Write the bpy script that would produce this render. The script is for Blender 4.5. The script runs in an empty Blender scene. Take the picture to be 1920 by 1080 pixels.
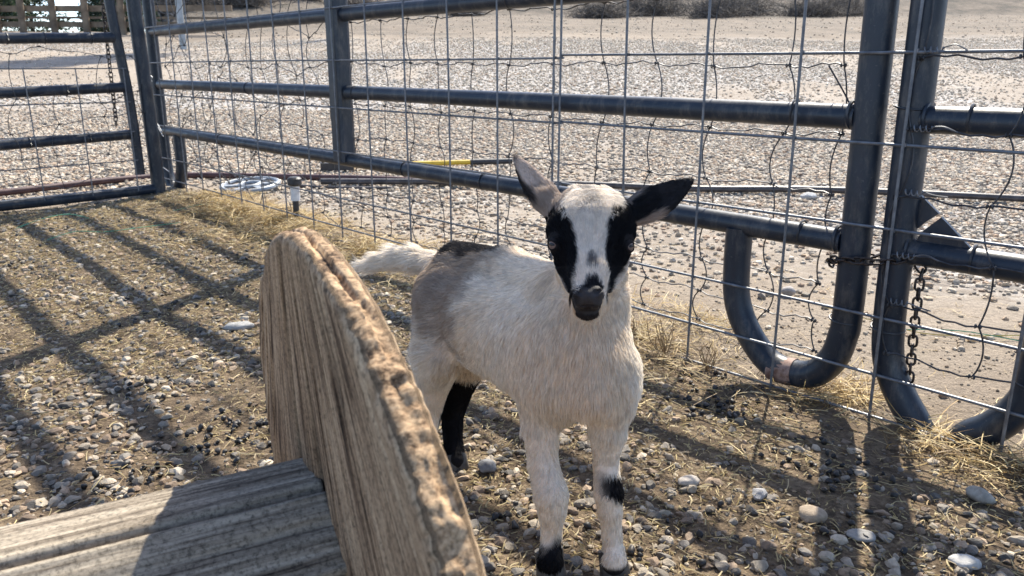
import bpy, bmesh, math, random
import numpy as np
from math import sin, cos, pi, radians, degrees, atan2, sqrt
rng = np.random.default_rng(7)
random.seed(7)
S = bpy.context.scene
COL = S.collection

# ------------------------------------------------------------------ camera
EYE = 0.55                       # the phone is held low, at the height of the kid goat
cam_d = bpy.data.cameras.new("camera")
cam_d.sensor_width = 36.0
cam_d.lens = 1483.0 / 1920.0 * 36.0
cam_d.clip_start = 0.02
cam_d.clip_end = 2000
cam_d.dof.use_dof = True
cam_d.dof.focus_distance = 0.86
cam_d.dof.aperture_fstop = 20.0
cam = bpy.data.objects.new("camera", cam_d)
COL.objects.link(cam)
cam.location = (0, 0, EYE)
cam.rotation_euler = (radians(90 - 15.6), 0, 0)
S.camera = cam

# ------------------------------------------------------------------ sky and sun
SUN_AZ, SUN_EL = radians(21.6), radians(48.5)
w = bpy.data.worlds.new("World")
S.world = w
w.use_nodes = True
nt = w.node_tree
bg = nt.nodes["Background"]
sky = nt.nodes.new("ShaderNodeTexSky")
sky.sky_type = 'NISHITA'
sky.sun_disc = False
sky.sun_elevation = SUN_EL
sky.sun_rotation = SUN_AZ
sky.altitude = 1500
sky.air_density = 0.75
sky.dust_density = 2.2
sky.ozone_density = 0.2
nt.links.new(sky.outputs[0], bg.inputs[0])
bg.inputs[1].default_value = 0.15
sd = bpy.data.lights.new("sun", 'SUN')
sd.energy = 4.0
sd.angle = radians(0.53)
sd.color = (1.0, 0.93, 0.80)
sun = bpy.data.objects.new("sun", sd)
COL.objects.link(sun)
sun.location = (3, 8, 10)
sun.rotation_euler = (pi / 2 - SUN_EL, 0, pi - SUN_AZ)
S.view_settings.view_transform = 'Standard'
S.view_settings.look = 'None'
S.view_settings.exposure = 1.45
S.view_settings.gamma = 1.0

# ------------------------------------------------------------------ helpers
def V(*a): return np.array(a, float)

def hash3(ix, iy, iz, seed):
    h = (ix.astype(np.int64) * 374761393 + iy.astype(np.int64) * 668265263 + iz.astype(np.int64) * 2147483647 + seed * 1274126177) & 0xffffffff
    h = ((h ^ (h >> 13)) * 1274126177) & 0xffffffff
    h = h ^ (h >> 16)
    return (h & 0xffff) / 65535.0

def vn(x, y, z=0.0, seed=0):                      # value noise, 0..1
    x, y, z = np.broadcast_arrays(np.asarray(x, float), np.asarray(y, float), np.asarray(z, float))
    ix, iy, iz = np.floor(x), np.floor(y), np.floor(z)
    fx, fy, fz = x - ix, y - iy, z - iz
    fx, fy, fz = [f * f * (3 - 2 * f) for f in (fx, fy, fz)]
    r = 0
    for a in (0, 1):
        for b in (0, 1):
            for c in (0, 1):
                r = r + hash3(ix + a, iy + b, iz + c, seed) * (fx if a else 1 - fx) * (fy if b else 1 - fy) * (fz if c else 1 - fz)
    return r

def fbm(x, y, z=0.0, seed=0, oct=4):
    r, a, t = 0, 1.0, 0
    for k in range(oct):
        r = r + a * vn(np.asarray(x) * 2**k, np.asarray(y) * 2**k, np.asarray(z) * 2**k, seed + k)
        t += a
        a *= 0.5
    return r / t

def sstep(a, b, x):
    t = np.clip((x - a) / (b - a), 0, 1)
    return t * t * (3 - 2 * t)

def props(o, label=None, cat=None, group=None, kind=None):
    if label: o["label"] = label
    if cat: o["category"] = cat
    if group: o["group"] = group
    if kind: o["kind"] = kind
    return o

def empty(name, loc, label, cat, group=None):
    o = bpy.data.objects.new(name, None)
    o.empty_display_size = 0.05
    COL.objects.link(o)
    o.location = tuple(loc)
    return props(o, label, cat, group)

def world_loc(o):
    p = V(0, 0, 0)
    while o is not None:
        p = p + V(*o.location)
        o = o.parent
    return p

def np_mesh(name, verts, faces, mat, parent=None, smooth=True, col=None, vec=None, loc=None):
    """verts in world coordinates; faces: list of lists or (N,k) array."""
    verts = np.asarray(verts, float)
    base = world_loc(parent) if parent is not None else (np.asarray(loc, float) if loc is not None else V(0, 0, 0))
    v = verts - base
    me = bpy.data.meshes.new(name)
    if isinstance(faces, np.ndarray):
        k = faces.shape[1]
        me.vertices.add(len(v)); me.vertices.foreach_set("co", v.astype(np.float32).ravel())
        me.loops.add(faces.size); me.loops.foreach_set("vertex_index", faces.astype(np.int32).ravel())
        me.polygons.add(len(faces))
        me.polygons.foreach_set("loop_start", np.arange(0, faces.size, k, dtype=np.int32))
        me.update(calc_edges=True)
    else:
        me.from_pydata([tuple(p) for p in v], [], [tuple(int(i) for i in f) for f in faces])
        me.update()
    me.validate()
    me.polygons.foreach_set("use_smooth", np.full(len(me.polygons), smooth, dtype=bool))
    if col is not None:
        a = me.color_attributes.new("Col", 'FLOAT_COLOR', 'POINT')
        c = np.ones((len(v), 4), np.float32); c[:, :3] = col
        a.data.foreach_set("color", c.ravel())
    if vec is not None:
        a = me.attributes.new("gc", 'FLOAT_VECTOR', 'POINT')
        a.data.foreach_set("vector", np.asarray(vec, np.float32).ravel())
    me.materials.append(mat)
    o = bpy.data.objects.new(name, me)
    COL.objects.link(o)
    if parent is not None:
        o.parent = parent
    else:
        o.location = tuple(base)
    return o

class MB:
    """collects shapes into one mesh"""
    def __init__(self): self.v = []; self.f = []
    def add(self, v, f):
        n = len(self.v)
        self.v.extend([tuple(p) for p in v]); self.f.extend([tuple(i + n for i in q) for q in f])
    def tube(self, pts, r, sides=10, caps=True, closed=False):
        pts = [np.asarray(p, float) for p in pts]
        n = len(pts); rr = r if hasattr(r, '__len__') else [r] * n
        tang = []
        for i in range(n):
            a = pts[(i - 1) % n] if (closed or i > 0) else pts[i]
            b = pts[(i + 1) % n] if (closed or i < n - 1) else pts[i]
            t = b - a; tang.append(t / (np.linalg.norm(t) + 1e-12))
        ref = V(0, 0, 1) if abs(tang[0][2]) < 0.9 else V(1, 0, 0)
        u = np.cross(tang[0], ref); u /= np.linalg.norm(u)
        vs = []; fs = []
        for i in range(n):
            u = u - tang[i] * (u @ tang[i]); u /= np.linalg.norm(u) + 1e-12
            w_ = np.cross(tang[i], u)
            for k in range(sides):
                a = 2 * pi * k / sides
                vs.append(pts[i] + (u * cos(a) + w_ * sin(a)) * rr[i])
        m = n if closed else n - 1
        for i in range(m):
            for k in range(sides):
                a = i * sides + k; b = i * sides + (k + 1) % sides
                c = ((i + 1) % n) * sides + (k + 1) % sides; d = ((i + 1) % n) * sides + k
                fs.append((a, b, c, d))
        if caps and not closed:
            fs.append(tuple(range(sides - 1, -1, -1))); fs.append(tuple((n - 1) * sides + k for k in range(sides)))
        self.add(vs, fs)
    def box(self, c, ax, ay, az):
        c, ax, ay, az = [np.asarray(q, float) for q in (c, ax, ay, az)]
        vs = [c + sx * ax + sy * ay + sz * az for sx in (-1, 1) for sy in (-1, 1) for sz in (-1, 1)]
        self.add(vs, [(0, 1, 3, 2), (4, 6, 7, 5), (0, 4, 5, 1), (2, 3, 7, 6), (0, 2, 6, 4), (1, 5, 7, 3)])
    def prism(self, poly, n, t):
        poly = [np.asarray(p, float) for p in poly]; n = np.asarray(n, float)
        k = len(poly)
        vs = [p - n * t / 2 for p in poly] + [p + n * t / 2 for p in poly]
        fs = [tuple(range(k - 1, -1, -1)), tuple(range(k, 2 * k))] + [(i, (i + 1) % k, k + (i + 1) % k, k + i) for i in range(k)]
        self.add(vs, fs)
    def build(self, name, mat, parent=None, smooth=True, loc=None):
        o = np_mesh(name, self.v, self.f, mat, parent, smooth, loc=loc)
        if smooth:
            try: o.data.set_sharp_from_angle(angle=radians(40))
            except Exception: pass
        return o

def smooth_path(pts, n=6, closed=False):
    pts = [np.asarray(p, float) for p in pts]
    m = len(pts); out = []
    rngi = range(m if closed else m - 1)
    for i in rngi:
        if closed: p0, p1, p2, p3 = pts[(i - 1) % m], pts[i], pts[(i + 1) % m], pts[(i + 2) % m]
        else: p0, p1, p2, p3 = pts[max(i - 1, 0)], pts[i], pts[i + 1], pts[min(i + 2, m - 1)]
        for k in range(n):
            t = k / n
            out.append(0.5 * ((2 * p1) + (-p0 + p2) * t + (2 * p0 - 5 * p1 + 4 * p2 - p3) * t * t + (-p0 + 3 * p1 - 3 * p2 + p3) * t**3))
    if not closed: out.append(pts[-1])
    return out

# ------------------------------------------------------------------ materials
def mat(name):
    m = bpy.data.materials.new(name); m.use_nodes = True
    nt = m.node_tree
    return m, nt, nt.nodes["Principled BSDF"]

def N(nt, typ, **kw):
    n = nt.nodes.new(typ)
    for k, v in kw.items(): setattr(n, k, v)
    return n

def ramp(nt, src, stops, interp='LINEAR'):
    r = N(nt, "ShaderNodeValToRGB")
    cr = r.color_ramp; cr.interpolation = interp
    while len(cr.elements) < len(stops): cr.elements.new(0.5)
    for e, (p, c) in zip(cr.elements, stops):
        e.position = p; e.color = (*c, 1) if len(c) == 3 else c
    nt.links.new(src, r.inputs[0])
    return r.outputs[0]

def noise(nt, vec, scale, detail=4, rough=0.55):
    n = N(nt, "ShaderNodeTexNoise")
    n.inputs["Scale"].default_value = scale; n.inputs["Detail"].default_value = detail; n.inputs["Roughness"].default_value = rough
    if vec is not None: nt.links.new(vec, n.inputs["Vector"])
    return n.outputs[0]

def mix(nt, fac, a, b, blend='MIX'):
    m = N(nt, "ShaderNodeMix", data_type='RGBA', blend_type=blend)
    for s, v in ((m.inputs[0], fac), (m.inputs[6], a), (m.inputs[7], b)):
        if hasattr(v, "links"): nt.links.new(v, s)
        elif isinstance(v, (int, float)): s.default_value = v
        else: s.default_value = (*v, 1)
    return m.outputs[2]

def math_(nt, op, a, b=None):
    m = N(nt, "ShaderNodeMath", operation=op)
    for s, v in ((m.inputs[0], a), (m.inputs[1], b)):
        if v is None: continue
        if hasattr(v, "links"): nt.links.new(v, s)
        else: s.default_value = v
    return m.outputs[0]

def bump(nt, h, bsdf, strength=0.5, dist=0.01):
    b = N(nt, "ShaderNodeBump"); b.inputs["Strength"].default_value = strength; b.inputs["Distance"].default_value = dist
    nt.links.new(h, b.inputs["Height"]); nt.links.new(b.outputs[0], bsdf.inputs["Normal"])

def objco(nt): return N(nt, "ShaderNodeTexCoord").outputs["Object"]
def attr(nt, name): return N(nt, "ShaderNodeAttribute", attribute_name=name)

def m_simple(name, c1, c2, scale=30, rough=0.5, metal=0.0, bumpd=0.0, rr=0.12):
    m, nt, b = mat(name); co = objco(nt)
    f = noise(nt, co, scale, 5, 0.6)
    nt.links.new(ramp(nt, f, [(0.35, c1), (0.7, c2)]), b.inputs["Base Color"])
    r = N(nt, "ShaderNodeMapRange"); nt.links.new(f, r.inputs[0])
    r.inputs[3].default_value = max(rough - rr, 0.05); r.inputs[4].default_value = rough + rr
    nt.links.new(r.outputs[0], b.inputs["Roughness"])
    b.inputs["Metallic"].default_value = metal
    if bumpd: bump(nt, noise(nt, co, scale * 4, 3), b, 0.6, bumpd)
    return m

def m_paint():
    m, nt, b = mat("slate blue pipe paint"); co = objco(nt)
    f = noise(nt, co, 9, 6, 0.65); g = noise(nt, co, 160, 3, 0.6)
    c = ramp(nt, f, [(0.3, (0.010, 0.016, 0.025)), (0.62, (0.018, 0.025, 0.037)), (0.8, (0.045, 0.050, 0.056))])
    spk = ramp(nt, g, [(0.66, (0, 0, 0)), (0.74, (1, 1, 1))])
    c = mix(nt, math_(nt, 'MULTIPLY', spk, 0.25), c, (0.25, 0.22, 0.19))
    mpn = N(nt, "ShaderNodeMapping"); mpn.inputs["Scale"].default_value = (1, 1, 0.35); nt.links.new(co, mpn.inputs["Vector"])
    du = noise(nt, mpn.outputs[0], 34, 7, 0.75)
    c = mix(nt, math_(nt, 'MULTIPLY', ramp(nt, du, [(0.50, (0, 0, 0)), (0.68, (1, 1, 1))]), 0.33), c, (0.20, 0.175, 0.145))
    nt.links.new(c, b.inputs["Base Color"])
    nt.links.new(ramp(nt, f, [(0.3, (0.30,) * 3), (0.75, (0.52,) * 3)]), b.inputs["Roughness"])
    b.inputs["Specular IOR Level"].default_value = 0.38
    bump(nt, g, b, 0.12, 0.002)
    return m
M_PAINT = m_paint()
M_WIRE = m_simple("galvanised wire", (0.11, 0.115, 0.125), (0.22, 0.225, 0.235), 60, 0.55, 0.6)
M_WIRE2 = m_simple("old thin fence wire", (0.035, 0.035, 0.038), (0.10, 0.10, 0.105), 60, 0.5, 0.6)
M_CHAIN = m_simple("weathered dark chain steel", (0.02, 0.018, 0.018), (0.085, 0.065, 0.055), 120, 0.5, 0.7)
M_TIE = m_simple("black plastic tie", (0.012, 0.013, 0.016), (0.03, 0.03, 0.035), 60, 0.45)
M_RUST = m_simple("bare rusted patch", (0.16, 0.085, 0.06), (0.38, 0.27, 0.22), 90, 0.7, 0.1)
M_HOSE = m_simple("dusty black hose rubber", (0.022, 0.020, 0.022), (0.09, 0.08, 0.08), 25, 0.45)
M_HOSER = m_simple("dusty dark red hose rubber", (0.045, 0.018, 0.018), (0.10, 0.05, 0.048), 25, 0.5)
M_YEL = m_simple("yellow handle coating", (0.52, 0.34, 0.02), (0.68, 0.46, 0.05), 25, 0.4)
M_BLK = m_simple("black rubber grip", (0.015, 0.015, 0.017), (0.04, 0.04, 0.042), 40, 0.5)
M_PALE = m_simple("pale grey cast metal", (0.20, 0.22, 0.24), (0.36, 0.38, 0.40), 60, 0.45, 0.3)
M_WHITE = m_simple("clear white sleeve plastic", (0.5, 0.5, 0.5), (0.7, 0.7, 0.69), 60, 0.35)
M_STEEL = m_simple("grey steel post", (0.20, 0.22, 0.23), (0.34, 0.36, 0.37), 8, 0.5, 0.3)
M_GREEN = m_simple("green baling twine", (0.03, 0.22, 0.13), (0.08, 0.40, 0.25), 40, 0.6)
M_YTW = m_simple("yellow baling twine", (0.45, 0.33, 0.05), (0.6, 0.48, 0.15), 40, 0.6)

def m_col(name, rough=0.85, trans=0.0, tint=25, bmp=0.0, bs=500, lohi=(0.72, 1.18)):
    m, nt, b = mat(name)
    a = attr(nt, "Col").outputs["Color"]
    co = objco(nt)
    f = noise(nt, co, tint, 4, 0.65)
    v = ramp(nt, f, [(0.3, (lohi[0],) * 3), (0.7, (lohi[1],) * 3)])
    c = mix(nt, 1.0, a, v, 'MULTIPLY')
    nt.links.new(c, b.inputs["Base Color"])
    b.inputs["Roughness"].default_value = rough
    if bmp: bump(nt, noise(nt, co, bs, 4, 0.7), b, 0.7, bmp)
    if trans:
        t = N(nt, "ShaderNodeBsdfTranslucent"); nt.links.new(c, t.inputs[0])
        ms = N(nt, "ShaderNodeMixShader"); ms.inputs[0].default_value = trans
        out = nt.nodes["Material Output"]
        nt.links.new(b.outputs[0], ms.inputs[1]); nt.links.new(t.outputs[0], ms.inputs[2]); nt.links.new(ms.outputs[0], out.inputs[0])
    return m
M_STONE = m_col("crushed stone", 0.8, 0, 160, 0.002, 700)
M_STRAW = m_col("dry straw", 0.6, 0.35, 60)
M_LEAF = m_col("evergreen foliage", 0.6, 0.25, 3)
M_BARK = m_simple("bark", (0.06, 0.045, 0.032), (0.15, 0.11, 0.08), 8, 0.9)
M_TWIG = m_simple("dry grey twigs", (0.05, 0.042, 0.035), (0.17, 0.15, 0.13), 5, 0.9)
M_FUR = m_col("goat coat", 0.7, 0.40, 120, lohi=(0.86, 1.08))
M_FUR.node_tree.nodes["Principled BSDF"].inputs["Specular IOR Level"].default_value = 0.12
M_SKIN = m_col("goat hide under the coat", 0.75, 0.0, 90, 0.002, 400, lohi=(0.86, 1.08))

def m_wood(name, pal, fine, bumpd=0.0015, tinted=False):
    """weathered grain: attribute gc = (across, along, depth)"""
    m, nt, b = mat(name)
    g = attr(nt, "gc").outputs["Vector"]
    def mp(sx, sy, sz):
        n = N(nt, "ShaderNodeMapping"); n.inputs["Scale"].default_value = (sx, sy, sz)
        nt.links.new(g, n.inputs["Vector"]); return n.outputs[0]
    a = noise(nt, mp(fine, fine * 0.035, fine * 0.6), 1.0, 8, 0.72)
    c = noise(nt, mp(fine * 0.16, fine * 0.03, fine * 0.2), 1.0, 5, 0.6)
    d = noise(nt, mp(fine * 3.2, fine * 0.10, fine * 2), 1.0, 4, 0.6)
    s = math_(nt, 'ADD', math_(nt, 'MULTIPLY', a, 0.6), math_(nt, 'MULTIPLY', c, 0.4))
    s = math_(nt, 'ADD', math_(nt, 'MULTIPLY', s, 0.8), math_(nt, 'MULTIPLY', d, 0.2))
    base = ramp(nt, s, pal)
    if tinted: base = mix(nt, 1.0, base, attr(nt, 'Col').outputs['Color'], 'MULTIPLY')
    base = mix(nt, 1.0, base, ramp(nt, noise(nt, objco(nt), 330, 6, 0.75), [(0.36, (0.38,) * 3), (0.50, (0.92,) * 3), (0.64, (1.12,) * 3)]), 'MULTIPLY')
    nt.links.new(base, b.inputs["Base Color"])
    b.inputs["Roughness"].default_value = 0.85
    b.inputs["Specular IOR Level"].default_value = 0.25
    bump(nt, s, b, 0.9, bumpd)
    return m
M_DISC = m_wood("weathered brown spool wood", [(0.41, (0.025, 0.015, 0.009)), (0.45, (0.14, 0.088, 0.050)), (0.485, (0.28, 0.19, 0.113)), (0.53, (0.40, 0.285, 0.175)), (0.60, (0.52, 0.39, 0.25))], 230, 0.0022, True)
M_PLANK = m_wood("weathered grey plank wood", [(0.41, (0.04, 0.03, 0.022)), (0.45, (0.16, 0.128, 0.095)), (0.49, (0.26, 0.218, 0.165)), (0.54, (0.36, 0.31, 0.24)), (0.61, (0.48, 0.425, 0.34))], 120, 0.0016)
M_FENCEWOOD = m_simple("old fence lumber", (0.10, 0.07, 0.045), (0.24, 0.18, 0.12), 4, 0.85)

# ------------------------------------------------------------------ the layout of the pen
# fence A runs from the right foreground to the far left corner, fence B closes the left side
A0 = V(0.567, 1.327, 0); dA = V(sin(radians(-42.2)), cos(radians(-42.2)), 0); nA = V(-dA[1], dA[0], 0)   # nA points into the pen
B0 = V(-2.015, 3.078, 0); dB = V(0.7185, 0.6955, 0); nB = V(0.6955, -0.7185, 0)                             # nB points into the pen
def A(s, h, o=0.0): return A0 + dA * s + nA * o + V(0, 0, h)
def B(b, h, o=0.0): return B0 + dB * b + nB * o + V(0, 0, h)

def sideA(x, y): return (x - A0[0]) * nA[0] + (y - A0[1]) * nA[1]     # > 0 inside the pen
def sideB(x, y): return (x - B0[0]) * nB[0] + (y - B0[1]) * nB[1]

def ground_base(x, y):
    x = np.asarray(x, float); y = np.asarray(y, float)
    r = np.sqrt(x * x + y * y)
    yy = np.maximum(y, 0)
    ramp_ = 0.08 * (np.log1p(np.exp(np.clip((yy - 4.6) / 0.4, -30, 30))) * 0.4)
    ramp_ = np.where((yy - 4.6) / 0.4 > 29, 0.08 * (yy - 4.6), ramp_)
    q = x / np.maximum(yy, 1.0)
    left = 1 - sstep(-0.46, -0.38, q)
    crest = 0.08 * 18.9
    zl = np.where(yy > 23.5, crest - 0.035 * (yy - 23.5), ramp_)
    bank = 0.22 * np.clip(yy - 46, 0, 90) + 0.0
    bl = 0.16 * np.clip(yy - 27, 0, 60) * sstep(-0.47, -0.40, q) * (1 - sstep(-0.26, -0.16, q))
    return np.where(yy > 0, left * zl + (1 - left) * (ramp_ + bank + bl), 0)

def ground(x, y):
    x = np.asarray(x, float); y = np.asarray(y, float)
    r = np.sqrt(x * x + y * y)
    near = 1 - sstep(5, 9, r)
    z = ground_base(x, y)
    z = z + near * (0.022 * (fbm(x * 2.2, y * 2.2, 0, 3, 3) - 0.5) + 0.006 * (fbm(x * 14, y * 14, 0, 9, 3) - 0.5))
    z = z + 0.25 * sstep(9, 25, r) * (fbm(x * 0.25, y * 0.25, 0, 5, 4) - 0.5)
    # a low ridge of trampled bedding along fence A
    sa = sideA(x, y)
    al_ = (x - A0[0]) * dA[0] + (y - A0[1]) * dA[1]
    z = z + near * 0.016 * sstep(1.2, 1.7, al_) * np.exp(-((sa - 0.06) / 0.09)**2) - near * 0.028 * sstep(0.8, 0.2, al_) * np.exp(-((sa - 0.03) / 0.22)**2)
    return z

def gravel_amount(x, y):
    """0 bare dirt .. 1 closed gravel, outside the pen"""
    sa = sideA(x, y); out = np.maximum(-sa, -sideB(x, y))
    along = (x - A0[0]) * dA[0] + (y - A0[1]) * dA[1]
    edge = np.where(along > 0.9, 0.10, 0.10 + 0.45 * sstep(0.9, -0.2, along) if False else 0.10)
    e = 0.08 + 0.62 * (1 - sstep(-0.3, 1.1, along))
    g = sstep(e, e + 0.5, out + 0.25 * (fbm(x * 1.5, y * 1.5, 0, 21, 3) - 0.5))
    patch = sstep(0.53, 0.66, fbm(x * 0.75 + 3, y * 0.45, 0, 33, 4))
    g = g * (1 - 0.75 * patch)
    yy = y + 0.8 * (fbm(x * 0.3, y * 0.3, 0, 41, 3) - 0.5) * 4
    g = g * (1 - sstep(17.5, 20.5, yy))
    q = x / np.maximum(y, 0.5)
    lft = sstep(-0.36, -0.44, q) * sstep(8.4, 9.6, y) * (1 - sstep(14.8, 15.8, y))
    return g * (1 - 0.93 * lft)

# ------------------------------------------------------------------ ground
def build_ground():
    rad = np.concatenate([[0.0], np.geomspace(0.12, 900, 560)])
    fa = np.radians(np.linspace(-46, 46, 560))
    ba = np.radians(np.linspace(46, 314, 60))[1:-1]
    ang = np.concatenate([fa, ba])
    Rr, Aa = np.meshgrid(rad[1:], ang, indexing='ij')
    x = Rr * np.sin(Aa); y = Rr * np.cos(Aa)
    z = ground(x, y)
    nr, na = x.shape
    verts = np.stack([x, y, z], -1).reshape(-1, 3)
    i, j = np.meshgrid(np.arange(nr - 1), np.arange(na), indexing='ij')
    j2 = (j + 1) % na
    f = np.stack([i * na + j, (i + 1) * na + j, (i + 1) * na + j2, i * na + j2], -1).reshape(-1, 4)[:, ::-1]
    verts = np.vstack([verts, [[0, 0, float(ground(0., 0.))]]])
    c = len(verts) - 1
    X, Y = verts[:, 0], verts[:, 1]
    g = gravel_amount(X, Y)
    inside = sstep(-0.15, 0.1, sideA(X, Y) + 0.1 * (fbm(X * 5, Y * 5, 0, 8, 2) - 0.5)) * sstep(-0.05, 0.15, sideB(X, Y))
    qq = X / np.maximum(Y, 1)
    far = np.maximum(sstep(35, 42, Y + 8 * (fbm(X * 0.1, Y * 0.1, 0, 50, 3) - 0.5)), sstep(24, 29, Y + 9 * (fbm(X * 0.2, Y * 0.2, 0, 53, 3) - .5)) * sstep(-.47, -.42, qq) * (1 - sstep(-.24, -.14, qq)))
    far = np.maximum(far, 0.72 * sstep(17, 23, Y + 3 * (fbm(X * 0.5, Y * 0.5, 0, 57, 3) - .5)))
    m, nt, b = mat("ground of dirt, chaff and gravel")
    co = objco(nt)
    at_ = attr(nt, "Col").outputs["Color"]
    sep = N(nt, "ShaderNodeSeparateColor"); nt.links.new(at_, sep.inputs[0])
    n1 = noise(nt, co, 1.3, 5, 0.6); n2 = noise(nt, co, 26, 6, 0.7); n3 = noise(nt, co, 140, 5, 0.75)
    dirt = ramp(nt, n1, [(0.3, (0.26, 0.21, 0.16)), (0.55, (0.33, 0.275, 0.215)), (0.75, (0.39, 0.33, 0.265))])
    dirt = mix(nt, 1.0, dirt, ramp(nt, n3, [(0.3, (0.6,) * 3), (0.7, (1.2,) * 3)]), 'MULTIPLY')
    pen = ramp(nt, n2, [(0.33, (0.062, 0.045, 0.030)), (0.5, (0.15, 0.11, 0.072)), (0.66, (0.25, 0.19, 0.125))])
    pen = mix(nt, 1.0, pen, ramp(nt, n3, [(0.35, (0.55,) * 3), (0.65, (1.3,) * 3)]), 'MULTIPLY')
    vo = N(nt, "ShaderNodeTexVoronoi"); vo.inputs["Scale"].default_value = 34; nt.links.new(co, vo.inputs["Vector"])
    vs = N(nt, "ShaderNodeSeparateColor"); nt.links.new(vo.outputs["Color"], vs.inputs[0])
    gr = ramp(nt, vs.outputs[0], [(0.0, (0.13, 0.125, 0.12)), (0.3, (0.25, 0.24, 0.225)), (0.6, (0.36, 0.34, 0.315)), (0.85, (0.48, 0.46, 0.43)), (1.0, (0.62, 0.60, 0.57))])
    gr = mix(nt, math_(nt, 'MULTIPLY', vs.outputs[1], 0.3), gr, (0.33, 0.25, 0.19))
    c1 = mix(nt, sep.outputs[0], dirt, gr)
    c1 = mix(nt, sep.outputs[1], c1, pen)
    n4 = noise(nt, co, 3.2, 8, 0.8)
    dirt = mix(nt, 1.0, dirt, ramp(nt, n4, [(0.38, (0.72,) * 3), (0.62, (1.15,) * 3)]), 'MULTIPLY')
    brush = ramp(nt, noise(nt, co, 0.9, 8, 0.78), [(0.35, (0.05, 0.048, 0.042)), (0.6, (0.17, 0.14, 0.11)), (0.75, (0.27, 0.22, 0.17))])
    c1 = mix(nt, sep.outputs[2], c1, brush)
    nt.links.new(c1, b.inputs["Base Color"])
    b.inputs["Roughness"].default_value = 0.95
    b.inputs["Specular IOR Level"].default_value = 0.15
    h = math_(nt, 'ADD', math_(nt, 'MULTIPLY', n3, 0.5), math_(nt, 'MULTIPLY', n2, 1.0))
    hv = math_(nt, 'MULTIPLY', math_(nt, 'SUBTRACT', 0.6, vo.outputs["Distance"]), math_(nt, 'MULTIPLY', sep.outputs[0], 1.2))
    bump(nt, math_(nt, 'ADD', h, hv), b, 1.0, 0.012)
    fan = np.stack([np.full(na, c), np.arange(na), (np.arange(na) + 1) % na, np.full(na, c)], -1)
    faces = [tuple(q) for q in f[:0]]
    o = np_mesh("ground", verts, f, m, smooth=True, col=np.stack([g * (1 - inside), inside, far], -1))
    props(o, "tan dirt and gravel ground running from the pen up to the far bank", "ground", kind="structure")
build_ground()

# ------------------------------------------------------------------ stones, chaff, droppings
def ico(level):
    bm = bmesh.new(); bmesh.ops.create_icosphere(bm, subdivisions=level, radius=1.0)
    v = np.array([p.co[:] for p in bm.verts]); f = np.array([[q.index for q in t.verts] for t in bm.faces]); bm.free()
    return v, f
ICO = {1: ico(1), 2: ico(2)}
def rock_templates(level, n, seed, rough=0.28):
    r = np.random.default_rng(seed); v0, f0 = ICO[level]; out = []
    for k in range(n):
        v = v0.copy()
        # chop with random planes for crushed-stone facets
        for c in range(11 if level > 1 else 4):
            nrm = r.normal(size=3); nrm /= np.linalg.norm(nrm); d = r.uniform(0.48, 0.82)
            p = v @ nrm; v = v - np.outer(np.maximum(p - d, 0), nrm)
        v = v * (1 + rough * 0.35 * r.normal(size=(len(v), 1)) * 0.35)
        out.append(v)
    return out, f0

def scatter(name, xy, size, level, pal, label, cat, vary=(0.6, 1.2), flat=(0.45, 0.8), sink=0.25, seed=1, material=None, smooth=False, zoff=0.0):
    r = np.random.default_rng(seed)
    n = len(xy); T, f0 = rock_templates(level, 10, seed)
    T = np.array(T); nv = T.shape[1]
    t = T[r.integers(0, len(T), n)]
    sc = np.stack([r.uniform(0.85, 1.25, n), r.uniform(0.65, 1.0, n), r.uniform(*flat, n)], -1) * size[:, None]
    v = t * sc[:, None, :]
    # tilt then turn
    a = r.normal(size=n) * 0.3; ca, sa = np.cos(a)[:, None], np.sin(a)[:, None]
    y = v[..., 1] * ca - v[..., 2] * sa; z = v[..., 1] * sa + v[..., 2] * ca
    b = r.uniform(0, 2 * pi, n); cb, sb = np.cos(b)[:, None], np.sin(b)[:, None]
    x = v[..., 0] * cb - y * sb; y2 = v[..., 0] * sb + y * cb
    gz = ground(xy[:, 0], xy[:, 1]) + sc[:, 2] * (1 - 2 * sink) * 0.9 + zoff
    P_ = np.stack([x + xy[:, :1], y2 + xy[:, 1:2], z + gz[:, None]], -1).reshape(-1, 3)
    F_ = (f0[None] + (np.arange(n) * nv)[:, None, None]).reshape(-1, 3)
    pal = np.array(pal) * V(1.06, 0.985, 0.875); c = pal[r.integers(0, len(pal), n)] * r.uniform(*vary, (n, 1))
    C_ = np.repeat(np.clip(c, 0, 0.85), nv, axis=0)
    o = np_mesh(name, P_, F_, material or M_STONE, smooth=smooth, col=C_)
    return props(o, label, cat, kind="stuff")

PAL_GRAVEL = [(0.36, 0.33, 0.285), (0.27, 0.245, 0.21), (0.44, 0.40, 0.345), (0.50, 0.46, 0.40), (0.42, 0.33, 0.25), (0.20, 0.185, 0.17), (0.58, 0.54, 0.475), (0.43, 0.36, 0.28), (0.34, 0.25, 0.185)]
PAL_PEN = [(0.23, 0.21, 0.185), (0.14, 0.13, 0.12), (0.31, 0.28, 0.24), (0.38, 0.34, 0.285), (0.28, 0.215, 0.16), (0.10, 0.095, 0.09), (0.33, 0.255, 0.19), (0.19, 0.18, 0.17), (0.46, 0.415, 0.35), (0.18, 0.135, 0.10)]

def in_view(x, y, m=0.06):
    q = x / np.maximum(y * 0.963 + 0.1, 0.05)
    return (np.abs(q) < 0.69 + m) & (y > 0.3)

def sample(n, ylo, yhi, r, pw=1.0):
    """random ground points seen by a viewer near the origin, uniform per area"""
    out = []
    while sum(len(o) for o in out) < n:
        y = np.sqrt(r.uniform(ylo * ylo, yhi * yhi, n)); x = r.uniform(-0.85, 0.85, n) * y
        out.append(np.stack([x, y], -1))
    return np.concatenate(out)[:n]

r1 = np.random.default_rng(11)
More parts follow.
